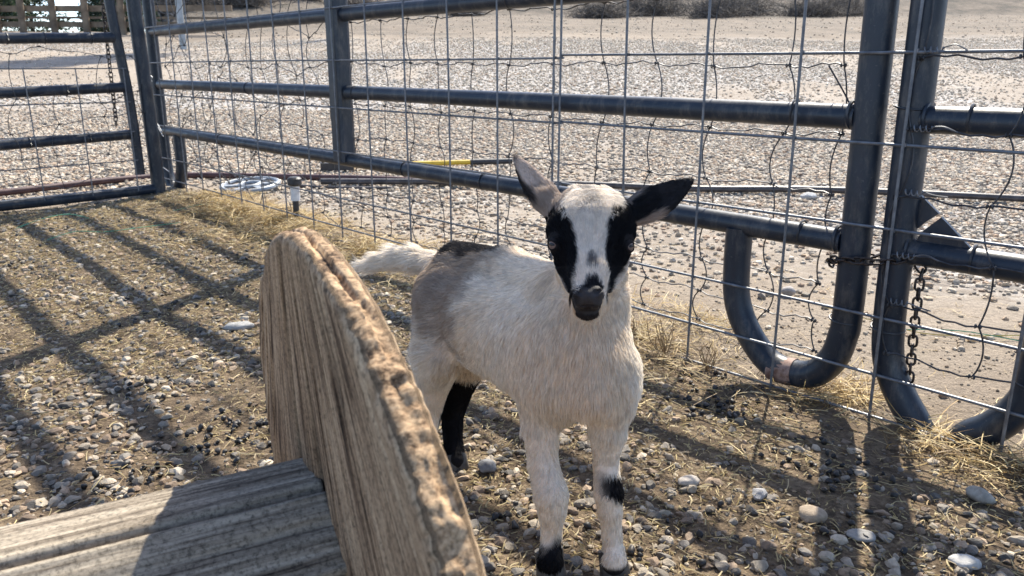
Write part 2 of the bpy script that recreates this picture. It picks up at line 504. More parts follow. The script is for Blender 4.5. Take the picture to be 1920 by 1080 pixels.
# lot gravel, near part
p = sample(150000, 1.3, 7.0, r1); x, y = p.T
keep = (np.maximum(-sideA(x, y), -sideB(x, y)) > 0.03) & (r1.uniform(size=len(x)) < 0.06 + 0.94 * gravel_amount(x, y))
p = p[keep]
near = p[:, 1] < 3.6
sz = lambda n, lo, hi, r: lo + (hi - lo) * r.random(n)**2.2
scatter("gravel", p[near], sz(near.sum(), 0.0055, 0.0145, r1), 1, PAL_GRAVEL, "loose pale crushed gravel lying just beyond the pipe fence", "gravel", seed=3)
scatter("gravel", p[~near], sz((~near).sum(), 0.007, 0.017, r1), 1, PAL_GRAVEL, "pale gravel of the open lot stretching behind the fence", "gravel", seed=4)
p = sample(150000, 7.0, 19.5, r1); x, y = p.T
p = p[(r1.uniform(size=len(x)) < 0.03 + 0.97 * gravel_amount(x, y))]
scatter("gravel", p, sz(len(p), 0.008, 0.021, r1), 1, PAL_GRAVEL, "far grey gravel spread before the tan dirt track", "gravel", vary=(0.8, 1.15), seed=5)
# pen stones
p = sample(125000, 0.45, 4.6, r1); x, y = p.T
ins = (sideA(x, y) > 0.0) & (sideB(x, y) > 0.0)
cl = fbm(x * 2.6, y * 2.6, 0, 71, 3)
dens = (sstep(0.36, 0.60, cl) * 0.80 + 0.16) * (1 - 0.5 * sstep(1.5, 2.6, y)) * (1 + 0.7 * sstep(1.35, 1.0, y))
sa = sideA(x, y); along = (x - A0[0]) * dA[0] + (y - A0[1]) * dA[1]
dens = dens * (0.22 + 0.78 * sstep(0.12, 0.42, sa))
k = ins & (r1.uniform(size=len(x)) < dens)
pp = p[k]
scatter("pebbles", pp, 0.0032 + 0.0090 * r1.random(len(pp))**2.8, 2, PAL_PEN, "grey and tan stones scattered over the trampled pen floor", "pebbles", seed=6, smooth=False, sink=0.33)
p = sample(60000, 0.45, 4.6, r1); x, y = p.T
k = (sideA(x, y) > -0.5) & (sideB(x, y) > -0.1) & (r1.uniform(size=len(x)) < 0.25 + 0.5 * sstep(0.4, 0.6, fbm(x * 3, y * 3, 0, 77, 3)))
pp = p[k]
scatter("grit", pp, sz(len(pp), 0.0018, 0.0045, r1), 1, PAL_PEN + [(0.2, 0.16, 0.12)] * 3, "small grit and crumbs of dirt on the pen floor", "grit", seed=8)
# droppings in clusters
cl = sample(70, 0.55, 3.4, r1)
cl = np.vstack([cl, [[-0.42, 1.12]] * 3, [[-0.30, 1.20]] * 4, [[-0.5, 1.0]] * 2, [[0.46, 1.05]] * 2, [[0.36, 1.25]] * 3, [[0.40, 1.42]] * 2])
q = (cl[:, None, :] + r1.normal(size=(len(cl), 14, 2)) * 0.05).reshape(-1, 2)
q = q[(sideA(q[:, 0], q[:, 1]) > 0.02) & (sideB(q[:, 0], q[:, 1]) > 0.05)]
M_DROP = m_col("dark goat droppings", 0.55, 0, 80)
scatter("droppings", q, 0.0045 + 0.0025 * r1.random(len(q)), 2, [(0.018, 0.016, 0.015), (0.03, 0.026, 0.023), (0.012, 0.011, 0.011)], "small black round goat droppings strewn in clusters over the pen", "droppings", flat=(0.75, 1.0), sink=0.05, seed=9, material=M_DROP, smooth=True)

def straws(name, xy, length, width, pal, label, seed, lift=0.008, updown=0.25):
    r = np.random.default_rng(seed); n = len(xy); K = 5
    az = r.uniform(0, 2 * pi, n); curl = r.normal(size=n) * 0.7
    el = np.abs(r.normal(size=n)) * updown
    t = np.linspace(0, 1, K)
    ang = az[:, None] + curl[:, None] * t
    ds = length[:, None] / (K - 1)
    x = xy[:, :1] + np.cumsum(np.cos(ang) * ds, 1); y = xy[:, 1:] + np.cumsum(np.sin(ang) * ds, 1)
    arch = np.sin(el)[:, None] * length[:, None] * t * (1 - 0.45 * t)
    z = ground(x, y) + 0.0015 + r.uniform(0, 1, n)[:, None]**2 * lift + arch
    px, py = -np.sin(ang), np.cos(ang)
    roll = r.uniform(-0.9, 0.9, n)[:, None]
    wv = width[:, None] * (1 - 0.35 * t)
    ox, oy, oz = px * np.cos(roll) * wv / 2, py * np.cos(roll) * wv / 2, np.sin(roll) * wv / 2
    L_ = np.stack([x - ox, y - oy, z - oz], -1); R_ = np.stack([x + ox, y + oy, z + oz], -1)
    P_ = np.stack([L_, R_], 2).reshape(-1, 3)          # n,K,2
    base = (np.arange(n) * K * 2)[:, None]
    kk = np.arange(K - 1)[None] * 2
    F_ = np.stack([base + kk, base + kk + 1, base + kk + 3, base + kk + 2], -1).reshape(-1, 4)
    pal = np.array(pal); c = pal[r.integers(0, len(pal), n)] * r.uniform(0.7, 1.15, (n, 1))
    o = np_mesh(name, P_, F_, M_STRAW, smooth=True, col=np.repeat(c, K * 2, 0))
    return props(o, label, "straw", kind="stuff")
PAL_STRAW = [(0.56, 0.41, 0.17), (0.66, 0.51, 0.25), (0.42, 0.28, 0.11), (0.74, 0.60, 0.34), (0.32, 0.21, 0.09)]
PAL_CHAFF = [(0.36, 0.27, 0.11), (0.45, 0.35, 0.16), (0.26, 0.19, 0.09), (0.18, 0.13, 0.07), (0.52, 0.42, 0.21)]
def along_fence(n, s0, s1, o0, o1, r):
    s = r.uniform(s0, s1, n); o = o0 + (o1 - o0) * np.abs(r.normal(size=n)) * 0.5
    return (A0 + dA * s[:, None] + nA * o[:, None])[:, :2] if False else np.stack([A0[0] + dA[0] * s + nA[0] * o, A0[1] + dA[1] * s + nA[1] * o], -1)
r2 = np.random.default_rng(5)
hay = np.vstack([
    along_fence(14000, 1.30, 2.75, -0.12, 0.20, r2),
    along_fence(5000, 1.6, 2.5, -0.04, 0.42, r2),
    along_fence(2600, 0.55, 1.5, -0.06, 0.22, r2),
    along_fence(2600, 0.22, 0.60, -0.16, 0.14, r2),
    along_fence(700, -0.06, 0.05, -0.07, 0.05, r2),
    along_fence(1400, -0.42, -0.16, 0.0, 0.10, r2),
    along_fence(260, 0.0, 0.3, 0.0, 0.20, r2),
])
hx, hy = hay.T
hay = hay[r2.random(len(hay)) < 0.12 + 0.88 * sstep(0.40, 0.58, fbm(hx * 7, hy * 7, 0, 131, 3))]
straws("hay", hay, 0.02 + 0.06 * r2.random(len(hay)), 0.0010 + 0.0012 * r2.random(len(hay)), PAL_STRAW + [(0.20, 0.13, 0.06)], "matted golden hay banked up along the foot of the fence", 21, 0.022, 0.42)
p = sample(30000, 0.45, 4.2, r2); x, y = p.T
k = (sideA(x, y) > 0) & (sideB(x, y) > 0) & (r2.uniform(size=len(x)) < 0.10 + 0.9 * sstep(0.42, 0.62, fbm(x * 2.0 + 9, y * 2.0, 0, 91, 3)))
pp = p[k]
straws("loose_straw", pp, 0.010 + 0.035 * r2.random(len(pp))**1.5, 0.0007 + 0.0011 * r2.random(len(pp)), PAL_STRAW + PAL_CHAFF, "thin loose straws lying among the stones of the pen floor", 22, 0.008, 0.15)
p = sample(230000, 0.45, 4.2, r2); x, y = p.T
k = (sideA(x, y) > 0) & (sideB(x, y) > 0) & (r2.uniform(size=len(x)) < 0.16 + 0.84 * sstep(0.36, 0.56, fbm(x * 1.7 + 2, y * 1.7, 0, 95, 3)))
pp = p[k]
straws("chaff", pp, 0.005 + 0.014 * r2.random(len(pp))**1.5, 0.0009 + 0.0016 * r2.random(len(pp)), PAL_CHAFF, "fine yellow brown chaff trodden into the pen floor", 23, 0.004, 0.3)
p = sample(2600, 1.2, 3.2, r2); x, y = p.T
pp = p[(sideA(x, y) < 0) & (sideA(x, y) > -0.8)]
straws("dry_grass_litter", pp, 0.02 + 0.05 * r2.random(len(pp)), 0.0008 + 0.0008 * r2.random(len(pp)), PAL_STRAW, "scattered dry grass bits on the dirt just outside the fence", 24, 0.004, 0.1)

# single bigger rocks that stand out
def rock(xy, r, pal, label, flat=0.55, stretch=1.3, seed=1, rot=0.0, lift=0.0, smooth=True):
    q = np.random.default_rng(seed); v, f = ico(3)
    for c in range(9):
        nrm = q.normal(size=3); nrm /= np.linalg.norm(nrm); d = q.uniform(0.62, 0.9)
        p_ = v @ nrm; v = v - np.outer(np.maximum(p_ - d, 0) * 0.85, nrm)
    v = v * (1 + 0.16 * (fbm(v[:, 0] * 2, v[:, 1] * 2, v[:, 2] * 2, seed, 3) - 0.5)[:, None] * 2)
    v = v * V(stretch, 1, flat) * r * 0.86
    c, s = cos(rot), sin(rot)
    v = np.stack([v[:, 0] * c - v[:, 1] * s, v[:, 0] * s + v[:, 1] * c, v[:, 2]], -1)
    z = float(ground(xy[0], xy[1])); b = V(xy[0], xy[1], z)
    col = np.tile(np.array(pal, float), (len(v), 1)) * 0.78 * (0.7 + 0.6 * fbm(v[:, 0] * 90, v[:, 1] * 90, v[:, 2] * 90, seed, 3))[:, None]
    o = np_mesh("rock", v + b + V(0, 0, r * flat * 0.65 + lift), f, M_STONE, smooth=smooth, col=col, loc=b)
    return props(o, label, "rock", "larger rocks standing out of the gravel")
rock((-0.589, 1.626), 0.023, (0.36, 0.355, 0.34), "long pale oval rock on the pen floor left of the wooden spool", 0.5, 1.7, 3, 0.35)
rock((0.378, 0.886), 0.017, (0.40, 0.31, 0.22), "smooth tan oval rock in the sun right of the kid goat's front hooves", 0.7, 1.35, 4, -0.2)
rock((0.678, 1.872), 0.020, (0.42, 0.38, 0.35), "round dusty rock outside the fence behind the bent pipe foot", 0.85, 1.1, 5, 0.2)
rock((1.278, 3.391), 0.030, (0.55, 0.54, 0.52), "pale rounded rock resting against the long black hose", 0.75, 1.4, 6, 0.1)
rock((-0.036, 1.012), 0.015, (0.24, 0.24, 0.25), "dark grey round rock beside the kid goat's black hind leg", 0.85, 1.1, 7, 0.0)
rock((0.633, 0.956), 0.017, (0.44, 0.40, 0.33), "angular cream rock half in straw below the bottom fence wire", 0.75, 1.3, 8, -0.9)
rock((0.52, 0.79), 0.014, (0.56, 0.54, 0.50), "whitish oval rock on bare dirt in the right foreground", 0.6, 1.5, 9, -0.2)
rock((0.243, 0.975), 0.015, (0.46, 0.41, 0.36), "sunlit buff rock just right of the kid goat's white foreleg", 0.6, 1.3, 10, 0.5)
rock((-0.52, 0.875), 0.014, (0.50, 0.47, 0.41), "pale disc shaped rock near the left frame above the grey plank", 0.55, 1.05, 12, 0.2)
rock((0.33, 0.94), 0.013, (0.36, 0.35, 0.35), "grey pointed rock at the shadow of the gate post", 0.8, 1.2, 13, 1.2, smooth=False)
rock((0.425, 0.845), 0.014, (0.34, 0.32, 0.29), "flat grey brown rock lying in the fence rail's shadow", 0.5, 1.5, 14, -0.2)

# ------------------------------------------------------------------ pipe fence A
def pipe(pts, r, name, parent, m=None, sides=20, n=8):
    b = MB(); b.tube(smooth_path(pts, n) if len(pts) > 2 else pts, r, sides); return b.build(name, m or M_PAINT, parent)

def tie(c, axis, r, parent, name="tie", tail=0.02):
    """thin black band round a pipe, with its cut tail"""
    c = np.asarray(c, float); axis = np.asarray(axis, float) / np.linalg.norm(axis)
    u = np.cross(axis, V(0, 0, 1)) if abs(axis[2]) < 0.9 else np.cross(axis, V(1, 0, 0)); u /= np.linalg.norm(u); w_ = np.cross(axis, u)
    b = MB()
    for o in (0.0,):
        b.tube([c + axis * 0.0025 * cos(a) + (u * cos(a) + w_ * sin(a)) * (r + 0.0008) for a in np.linspace(0, 2 * pi, 20, endpoint=False)], 0.0019, 6, closed=True)
    b.tube([c + u * (r + .002), c + u * (r + .004 + tail * 0.6) + w_ * tail * 0.4], 0.0016, 5)
    return b.build(name, M_TIE, parent)

RAILS = [0.267, 0.475, 0.703, 0.93, 1.215, 1.41]
RP, RR = 0.0254, 0.0204
pa = empty("corral_panel", A(0, 0), "long slate blue pipe fence panel with bent feet running behind the kid goat", "fence panel", "blue pipe corral panels")
def bow_post(s, sg, parent, leg=True):
    pts = [A(s + 0.0, 1.43), A(s, 0.9), A(s - 0.004 * sg, 0.5), A(s - 0.007 * sg, 0.16), A(s - 0.003 * sg, 0.095), A(s + 0.010 * sg, 0.05), A(s + 0.04 * sg, 0.014), A(s + 0.085 * sg, 0.002), A(s + 0.13 * sg, 0.010), A(s + 0.168 * sg, 0.042), A(s + 0.198 * sg, 0.085), A(s + 0.213 * sg, 0.13), A(s + 0.217 * sg, 0.19), A(s + 0.217 * sg, RAILS[0] - 0.01)]
    return pipe(pts, [RP] * 0 or RP, "post", parent, n=7)
ps = bow_post(-0.016, 1, pa)
pl = bow_post(3.262, -0.88, pa)
for k, h in enumerate(RAILS):
    pipe([A(-0.016 + RP * 0.6, h - 0.004), A(1.62, h), A(3.262 - RP * 0.6, h + 0.0)], RR, "rail", pa, sides=20, n=10)
# flat stiffener: a flattened tube on the pen side, ending on the lowest rail
b = MB(); top, bot = A(1.628, 1.43, 0.004), A(1.628, 0.262, 0.004)
prof = [(-0.033, -0.012), (-0.027, -0.022), (0.027, -0.022), (0.033, -0.012), (0.033, 0.02), (0.027, 0.027), (-0.027, 0.027), (-0.033, 0.02)]
vs = []
for e in (bot, top): vs += [e + dA * u + nA * q for u, q in prof]
b.add(vs, [tuple(range(8))[::-1], tuple(range(8, 16))] + [(i, (i + 1) % 8, 8 + (i + 1) % 8, 8 + i) for i in range(8)])
b.build("stiffener", M_PAINT, pa, smooth=False)
for s, h in [(0.075, RAILS[0]), (0.95, RAILS[0]), (0.11, RAILS[1]), (1.55, RAILS[1]), (0.85, RAILS[2]), (1.30, RAILS[0]), (2.3, RAILS[1]), (2.6, RAILS[0])]:
    tie(A(s, h), dA, RR, pa)
tie(A(-0.02, 0.128), V(0, 0, 1), RP, pa)
b = MB(); b.tube([A(0.060, 0.004), A(0.078, 0.0015), A(0.093, 0.0015), A(0.108, 0.003)], RP + 0.0006, 20); b.build("worn_patch", M_RUST, pa)
for s, h in [(-0.016, RAILS[0]), (-0.016, RAILS[1]), (3.262, RAILS[0]), (3.262, RAILS[1])]:          # weld beads
    sg = 1 if s < 1 else -1
    b = MB(); b.tube([A(s + sg * RP * 0.93, h) + nA * cos(a) * RR * 1.04 + V(0, 0, sin(a) * RR * 1.08) for a in np.linspace(0, 2 * pi, 24, endpoint=False)], 0.0033, 6, closed=True)
    b.build("weld", M_PAINT, pa)

# fence C: the next panel to the right, same line, mirrored foot half buried
pc = empty("corral_panel", A(-0.088, 0), "slate blue pipe panel at the right edge with torn corner plates and buried foot", "fence panel", "blue pipe corral panels")
s0 = -0.088
pipe([A(s0, 1.43), A(s0, 0.9), A(s0 - 0.002, 0.5), A(s0 - 0.004, 0.24), A(s0 - 0.006, 0.14), A(s0 - 0.011, 0.085), A(s0 - 0.024, 0.048), A(s0 - 0.045, 0.012), A(s0 - 0.070, -0.022), A(s0 - 0.095, -0.062), A(s0 - 0.125, -0.058), A(s0 - 0.150, -0.018), A(s0 - 0.185, 0.014), A(s0 - 0.215, 0.06), A(s0 - 0.225, 0.11), A(s0 - 0.227, 0.255)], RP, "post", pc)
for h in RAILS:
    pipe([A(s0 - RP * 0.6, h - 0.003), A(-1.2, h + 0.002), A(-2.6, h)], RR * 1.03, "rail", pc, n=10)
pipe([A(-2.6, 1.43), A(-2.6, -0.01)], RP, "post", pc)
for nm, poly, o in (("gusset_plate", [(-0.095, .372), (-0.146, .330), (-0.127, .313), (-0.118, .302), (-0.108, .299), (-0.098, .31)], -0.004), ("gusset_plate", [(-0.153, .326), (-0.205, .281), (-0.118, .279), (-0.128, .300)], 0.003)):
    b = MB(); b.prism([A(s, h, o) for s, h in poly], nA, 0.007); b.build(nm, M_PAINT, pc, smooth=False)
for s, h in [(-0.205, RAILS[0]), (-0.172, RAILS[1])]: tie(A(s, h), dA, RR * 1.03, pc)
tie(A(s0 - 0.005, 0.13), V(0, 0, 1), RP, pc); tie(A(s0, 0.49), V(0, 0, 1), RP, pc, tail=0.028)
for h in (RAILS[0], RAILS[1]):
    b = MB(); b.tube([A(s0 - RP * 0.93, h) + nA * cos(a) * RR * 1.07 + V(0, 0, sin(a) * RR * 1.1) for a in np.linspace(0, 2 * pi, 24, endpoint=False)], 0.0033, 6, closed=True); b.build("weld", M_PAINT, pc)

# ------------------------------------------------------------------ welded wire panels (pen side)
ROWS = [-0.023, 0.052, 0.147, 0.295, 0.430, 0.570, 0.72, 0.87, 1.02, 1.17]
def welded(name, label, at, us, rows, u0, u1, r=0.0026, o=0.030, group="welded wire mesh panels", ends=0.02, hb=None, ht=None, jit=0.0, tilt=0.0):
    b = MB(); q = np.random.default_rng(int(abs(u0) * 977) + 5)
    hb = rows[0] - 0.012 if hb is None else hb; ht = rows[-1] if ht is None else ht
    for u in us:
        ph = q.uniform(-1, 1, 3) * 0.0022
        pts = [at(u + tilt * (h - 0.3) + ph[0] * sin(h * 5 + u * 9), h, o + ph[1] * sin(h * 7 + u)) for h in np.linspace(hb, ht, 12)]
        b.tube(pts, r, 7)
    for h in rows:
        ph = q.uniform(-1, 1, 2) * 0.003
        n = 26
        pts = [at(u, h + ph[0] * sin(u * 2.7 + h * 9) + jit * (u - u0), o - r * 1.8 + 0.002 * sin(u * 4 + h * 3)) for u in np.linspace(u0, u1, n)]
        b.tube(pts, r, 7)
        for u in us:                                      # weld blobs
            p = at(u, h + jit * (u - u0), o - r * 0.9); b.box(p, dA * 0.0028, nA * 0.0028, V(0, 0, 0.0028))
    o_ = b.build(name, M_WIRE, loc=at((u0 + u1) / 2, 0, o))
    return props(o_, label, "wire mesh", group)
welded("welded_wire_panel", "grey welded wire mesh from the far corner to the kid goat's upright left ear", A, [0.667 + 0.1895 * k for k in range(15)], ROWS, 0.645, 3.34, o=0.036)
welded("welded_wire_panel", "grey welded wire mesh from the kid goat's head to the right edge of the photo", A, [0.652 - 0.187 * k for k in range(4)] + [-0.103 - 0.190 * k for k in range(1, 9)] + [-0.093], [r + (0.004 if r > 0.1 else 0.0) for r in ROWS], 0.66, -1.7, r=0.0026, o=0.032)
BR = [0.045, 0.165, 0.285, 0.408, 0.545]
welded("welded_wire_panel", "grey welded wire mesh panel with cut upper edge on the far left gate", B, [0.52 - 0.1835 * k for k in range(12)], BR, 0.535, -1.6, r=0.0024, o=0.034, jit=0.0)

# ------------------------------------------------------------------ woven field fence behind the rails
def woven(name, label, at, us, rows, wild, o, r=0.0015, seed=1, group="old woven wire fencing", topwild=0.0):
    q = np.random.default_rng(seed); b = MB()
    K = {}
    for i, h in enumerate(rows):
        for j, u in enumerate(us):
            w_ = wild(u)
            K[i, j] = (u + q.normal() * 0.010 * (0.4 + 2.6 * w_), h + q.normal() * 0.006 * (0.4 + 5.5 * w_), o - abs(q.normal()) * 0.012 * w_)
    for i in range(len(rows)):
        for j in range(len(us) - 1):
            a, c = K[i, j], K[i, j + 1]; pts = []
            for t in np.linspace(0, 1, 9):
                crimp = 0.0035 * sin(t * 2 * pi) + 0.0018 * sin(t * 6 * pi + j)
                pts.append(at(a[0] + (c[0] - a[0]) * t, a[1] + (c[1] - a[1]) * t + crimp, a[2] + (c[2] - a[2]) * t))
            b.tube(pts, r, 5, caps=False)
    for j in range(len(us)):
        for i in range(len(rows) - 1):
            a, c = K[i, j], K[i + 1, j]; w_ = wild(us[j])
            if w_ > 0.5 and q.random() < 0.10: continue
            bow = (0.012 + 0.016 * w_) * q.choice([-1, 1], p=[0.35, 0.65]) * q.uniform(0.3, 1.4)
            pts = [at(a[0] + (c[0] - a[0]) * t + bow * sin(pi * t)**0.8, a[1] + (c[1] - a[1]) * t, a[2] + (c[2] - a[2]) * t - 0.002) for t in np.linspace(0, 1, 9)]
            b.tube(pts, r * 0.92, 5, caps=False)
    for (i, j), k in K.items():                           # hinge-joint knots
        for e in (-1, 1):
            c = at(k[0] + 0.0035 * e, k[1], k[2]); ring = [c + V(0, 0, 1) * 0.0028 * cos(a) + nA * 0.0028 * sin(a) for a in np.linspace(0, 2 * pi, 7, endpoint=False)]
            b.tube(ring, r * 0.85, 4, closed=True)
    o_ = b.build(name, M_WIRE2, loc=at(us[0], 0, o))
    return props(o_, label, "woven wire", group)
us = [0.045, 0.152, 0.30, 0.44, 0.585, 0.735, 0.885, 1.02, 1.165, 1.30, 1.44, 1.60] + [1.74 + 0.125 * k for k in range(13)]
wf = woven("woven_wire_fence", "dark woven wire behind the long fence panel, crumpled toward the far corner", A, us, [0.045, 0.105, 0.175, 0.258, 0.338, 0.440, 0.556, 0.68, 0.80, 0.93], lambda u: float(np.clip((u - 1.45) / 0.7, 0.02, 1)), -0.026, seed=4)
# loop of the end wire round the second knot, as bent by hand
b = MB(); b.tube(smooth_path([A(0.071, .553, -.026), A(0.035, .50, -.03), A(0.022, .475, -.028), A(0.03, .46, -.026), A(0.046, .448, -.026)], 4), 0.0015, 5); b.build("bent_end", M_WIRE2, wf)
def wc(u): return 0.02
wr = woven("woven_wire_fence", "thin woven wire bent around the right gate post and twisted at its ends", A, [-0.100, -0.236, -0.385, -0.53, -0.68, -0.83], [0.100, 0.178, 0.262, 0.352, 0.452, 0.568, 0.70, 0.83], wc, 0.030, seed=8)
q = np.random.default_rng(3)
for h in (0.185, 0.262, 0.362, 0.460, 0.574):             # hand-twisted ends at the post
    b = MB(); b.tube([A(-0.104 - 0.0011 * k, h, 0.031) + V(0, 0, 1) * 0.0045 * cos(k * 0.8) + nA * 0.004 * sin(k * 0.8) for k in range(26)] + smooth_path([A(-0.134, h + .004, .036), A(-0.15, h + .004 + q.uniform(-.004, .006), .038), A(-0.168, h + q.uniform(-.004, .006), .036)], 4), 0.0012, 5)
    b.build("wire_end", M_WIRE, wr)
wl = woven("woven_wire_fence", "thin bent woven wire hanging loose over the left gate rails", B, [0.56 - 0.155 * k for k in range(9)], [0.10, 0.21, 0.33, 0.44, 0.60], lambda u: 0.55, 0.028, seed=12)
for s, e, f in [((3.29, .55, .05), (3.19, .52, .055), (3.17, .505, .05)), ((3.29, .535, .05), (3.2, .50, .055), (3.18, .49, .05)), ((3.29, .36, .05), (3.19, .33, .06), (3.13, .27, .05)), ((3.22, .365, .05), (3.17, .31, .06), (3.12, .25, .05)), ((3.25, .155, .05), (3.18, .12, .06), (3.10, .095, .05)), ((3.3, .72, .05), (3.24, .76, .055), (3.2, .70, .05))]:
    b = MB(); b.tube(smooth_path([A(*s), A(*e), A(*f)], 5), 0.0016, 5); b.build("wire_end", M_WHITE, wf)

# ------------------------------------------------------------------ left side: gate and its frame
gf = empty("gate_frame", B(0.62, 0), "dark blue pipe gate frame with its threshold pipe on the ground by the far corner", "gate frame")
pipe([B(0.600, 1.43, -0.005), B(0.606, 0.8), B(0.614, 0.4), B(0.618, -0.01)], 0.0285, "post", gf)
thr = pipe([B(0.60, 0.030, 0.0), B(0.3, 0.027, 0.0), B(0.0, 0.024), B(-0.8, 0.022), B(-1.9, 0.022)], 0.0215, "threshold", gf)
pipe([B(-1.9, 1.43), B(-1.9, -0.01)], 0.0285, "post", gf)
gt = empty("pipe_gate", B(0.53, 0.1), "slate blue pipe gate hanging clear of the ground at the far left", "gate")
pipe([B(0.498, 1.3), B(0.511, 0.815), B(0.526, 0.606), B(0.542, 0.388), B(0.547, 0.100)], 0.0200, "end_post", gt)
for h in (0.272, 0.468, 0.668, 0.88, 1.09, 1.28):
    pipe([B(0.53 if h < 0.5 else 0.51, h), B(0.2, h - 0.010), B(-0.6, h - 0.03), B(-1.8, h - 0.05)], 0.0205, "rail", gt)
pipe([B(-1.8, 1.25), B(-1.8, 0.10)], 0.02, "end_post", gt)
for u, h in [(0.36, .268), (0.14, .262), (0.46, .463), (0.30, .460), (0.42, .664), (0.25, .660), (0.05, .44), (0.12, .655)]: tie(B(u, h), dB, 0.0205, gt)
tie(B(0.545, 0.215), V(0, 0, 1), 0.02, gt); tie(B(0.533, 0.53), V(0, 0, 1), 0.02, gt, tail=0.03)

# ------------------------------------------------------------------ chains
def link_mesh(L, W, r):
    me = MB(); n = 20; pts = []
    for k in range(n):
        a = 2 * pi * k / n; x, y = cos(a), sin(a)
        pts.append(V(x * W / 2, 0, y * W / 2 + (L - W) / 2 * (1 if y > 1e-6 else -1 if y < -1e-6 else 0)))
    me.tube(pts, r, 7, closed=True)
    return me
def chain(path, L, W, r, label, group="rusty chains", n=None):
    path = smooth_path(path, 10); d = np.cumsum([0] + [np.linalg.norm(path[i + 1] - path[i]) for i in range(len(path) - 1)])
    step = L - 2 * r * 1.1; m = int(d[-1] / step)
    base = path[-1]
    root = empty("chain", base, label, "chain", group)
    mb = link_mesh(L, W, r)
    first = np_mesh("link", np.array(mb.v) + base, mb.f, M_CHAIN, root)
    P_ = np.array(path)
    def pos(t): return V(*[np.interp(t, d, P_[:, i]) for i in range(3)])
    from mathutils import Matrix, Vector
    for k in range(m):
        o = first if k == 0 else first.copy()
        if k: COL.objects.link(o); o.parent = root
        t = (k + 0.5) * step; p = pos(t); tg = pos(t + step / 2) - pos(t - step / 2); tg /= np.linalg.norm(tg)
        ref = V(0, 1, 0) if abs(tg[1]) < 0.9 else V(1, 0, 0)
        u = np.cross(tg, ref); u /= np.linalg.norm(u); v_ = np.cross(tg, u)
        a = (pi / 2 if k % 2 else 0) + 0.5 + 0.25 * sin(k * 1.7); x = u * cos(a) + v_ * sin(a); y = np.cross(tg, x)
        M_ = Matrix((Vector(x), Vector(y), Vector(tg))).transposed().to_4x4(); M_.translation = Vector(p - base)
        o.matrix_local = M_
    return root
chain([A(-0.120, .243, -0.012), A(-0.131, .234, -.01), A(-0.133, .222, 0), A(-0.134, .189, 0.002), A(-0.136, .117, 0.002), A(-0.138, .06, 0.0), A(-0.137, .030, 0)], 0.0205, 0.0125, 0.0021, "rusty chain hanging straight down beside the right gate post")
ring = [A(-0.052 + 0.068 * cos(a), 0.243 - 0.022 * cos(a) + 0.008 * sin(a * 2), 0.036 * sin(a)) for a in np.linspace(-0.2, 2 * pi - 0.35, 18)]
chain(ring, 0.0205, 0.0125, 0.0021, "dark chain wrapped round the two gate posts right of the kid goat")
chain([B(0.497, 1.02, -.035), B(0.497, .817, -.035), B(0.493, .691, -.035), B(0.490, .52, -.034), B(0.488, .388, -.034), B(0.485, .303, -.034)], 0.0235, 0.0145, 0.0024, "long thin chain hanging loose behind the left gate rails")
chain([A(3.15, .235, 0.0), A(3.135, .20, 0.0), A(3.125, .15, 0.0), A(3.12, .095, 0.0)], 0.018, 0.011, 0.0018, "short chain dangling beside the far corner post")

# ------------------------------------------------------------------ hoses and small things on the lot
def on_ground(pts, r, up=0.0): return [V(x, y, float(ground(x, y)) + r + up) for x, y in pts]
b = MB(); b.tube(smooth_path(on_ground([(-3.4, 2.25), (-2.75, 2.85), (-2.23, 3.43), (-1.90, 3.80), (-1.62, 3.98), (-1.15, 3.95), (-0.68, 3.86), (-0.2, 3.76)], 0.0150, 0.006), 8), 0.0150, 12)
h1 = b.build("hose", M_HOSER, loc=(-1.0, 3.9, 0)); props(h1, "dark red brown hose lying along the gravel behind the far left corner", "hose", "hoses on the gravel")
b = MB(); b.tube(smooth_path(on_ground([(-0.9, 3.72), (-0.4, 3.745), (-0.05, 3.715), (0.34, 3.63), (0.81, 3.52), (1.25, 3.48), (1.50, 3.44), (1.8, 3.35), (2.11, 3.23), (3.2, 2.85)], 0.0145, 0.012), 8), 0.0145, 12)
h2 = b.build("hose", M_HOSE, loc=(1.2, 3.5, 0)); props(h2, "long grey black hose crossing the gravel behind the kid goat's head to the right edge", "hose", "hoses on the gravel")
b = MB(); b.tube(smooth_path(on_ground([(-1.02, 3.70), (-0.8, 3.66), (-0.55, 3.67)], 0.008), 8), 0.008, 10)
h3 = b.build("hose", M_HOSE, loc=(-0.8, 3.66, 0)); props(h3, "short thin black hose in front of the red brown one beside the pale metal disc", "hose", "hoses on the gravel")

tl = empty("digging_tool", (-0.52, 4.42, float(ground(-0.52, 4.42))), "yellow handled digging tool with black grip lying on the gravel beyond the fence", "tool")
zt = float(ground(-0.5, 4.45)) + 0.022
b = MB(); b.tube([V(-0.90, 4.28, zt), V(-0.23, 4.42, zt + .004)], 0.0135, 12); b.build("handle", M_YEL, tl)
b = MB(); b.tube([V(-0.232, 4.42, zt + .004), V(0.0, 4.455, zt + .006)], 0.0160, 12); b.build("grip", M_BLK, tl)
b = MB(); b.box(V(-0.94, 4.27, zt + 0.0), V(0.085, 0.017, 0), V(-0.008, 0.03, 0), V(0, 0, 0.02)); b.tube([V(-1.0, 4.26, zt - 0.01), V(-1.02, 4.255, zt + 0.05)], 0.008, 8); b.build("head", M_BLK, tl)

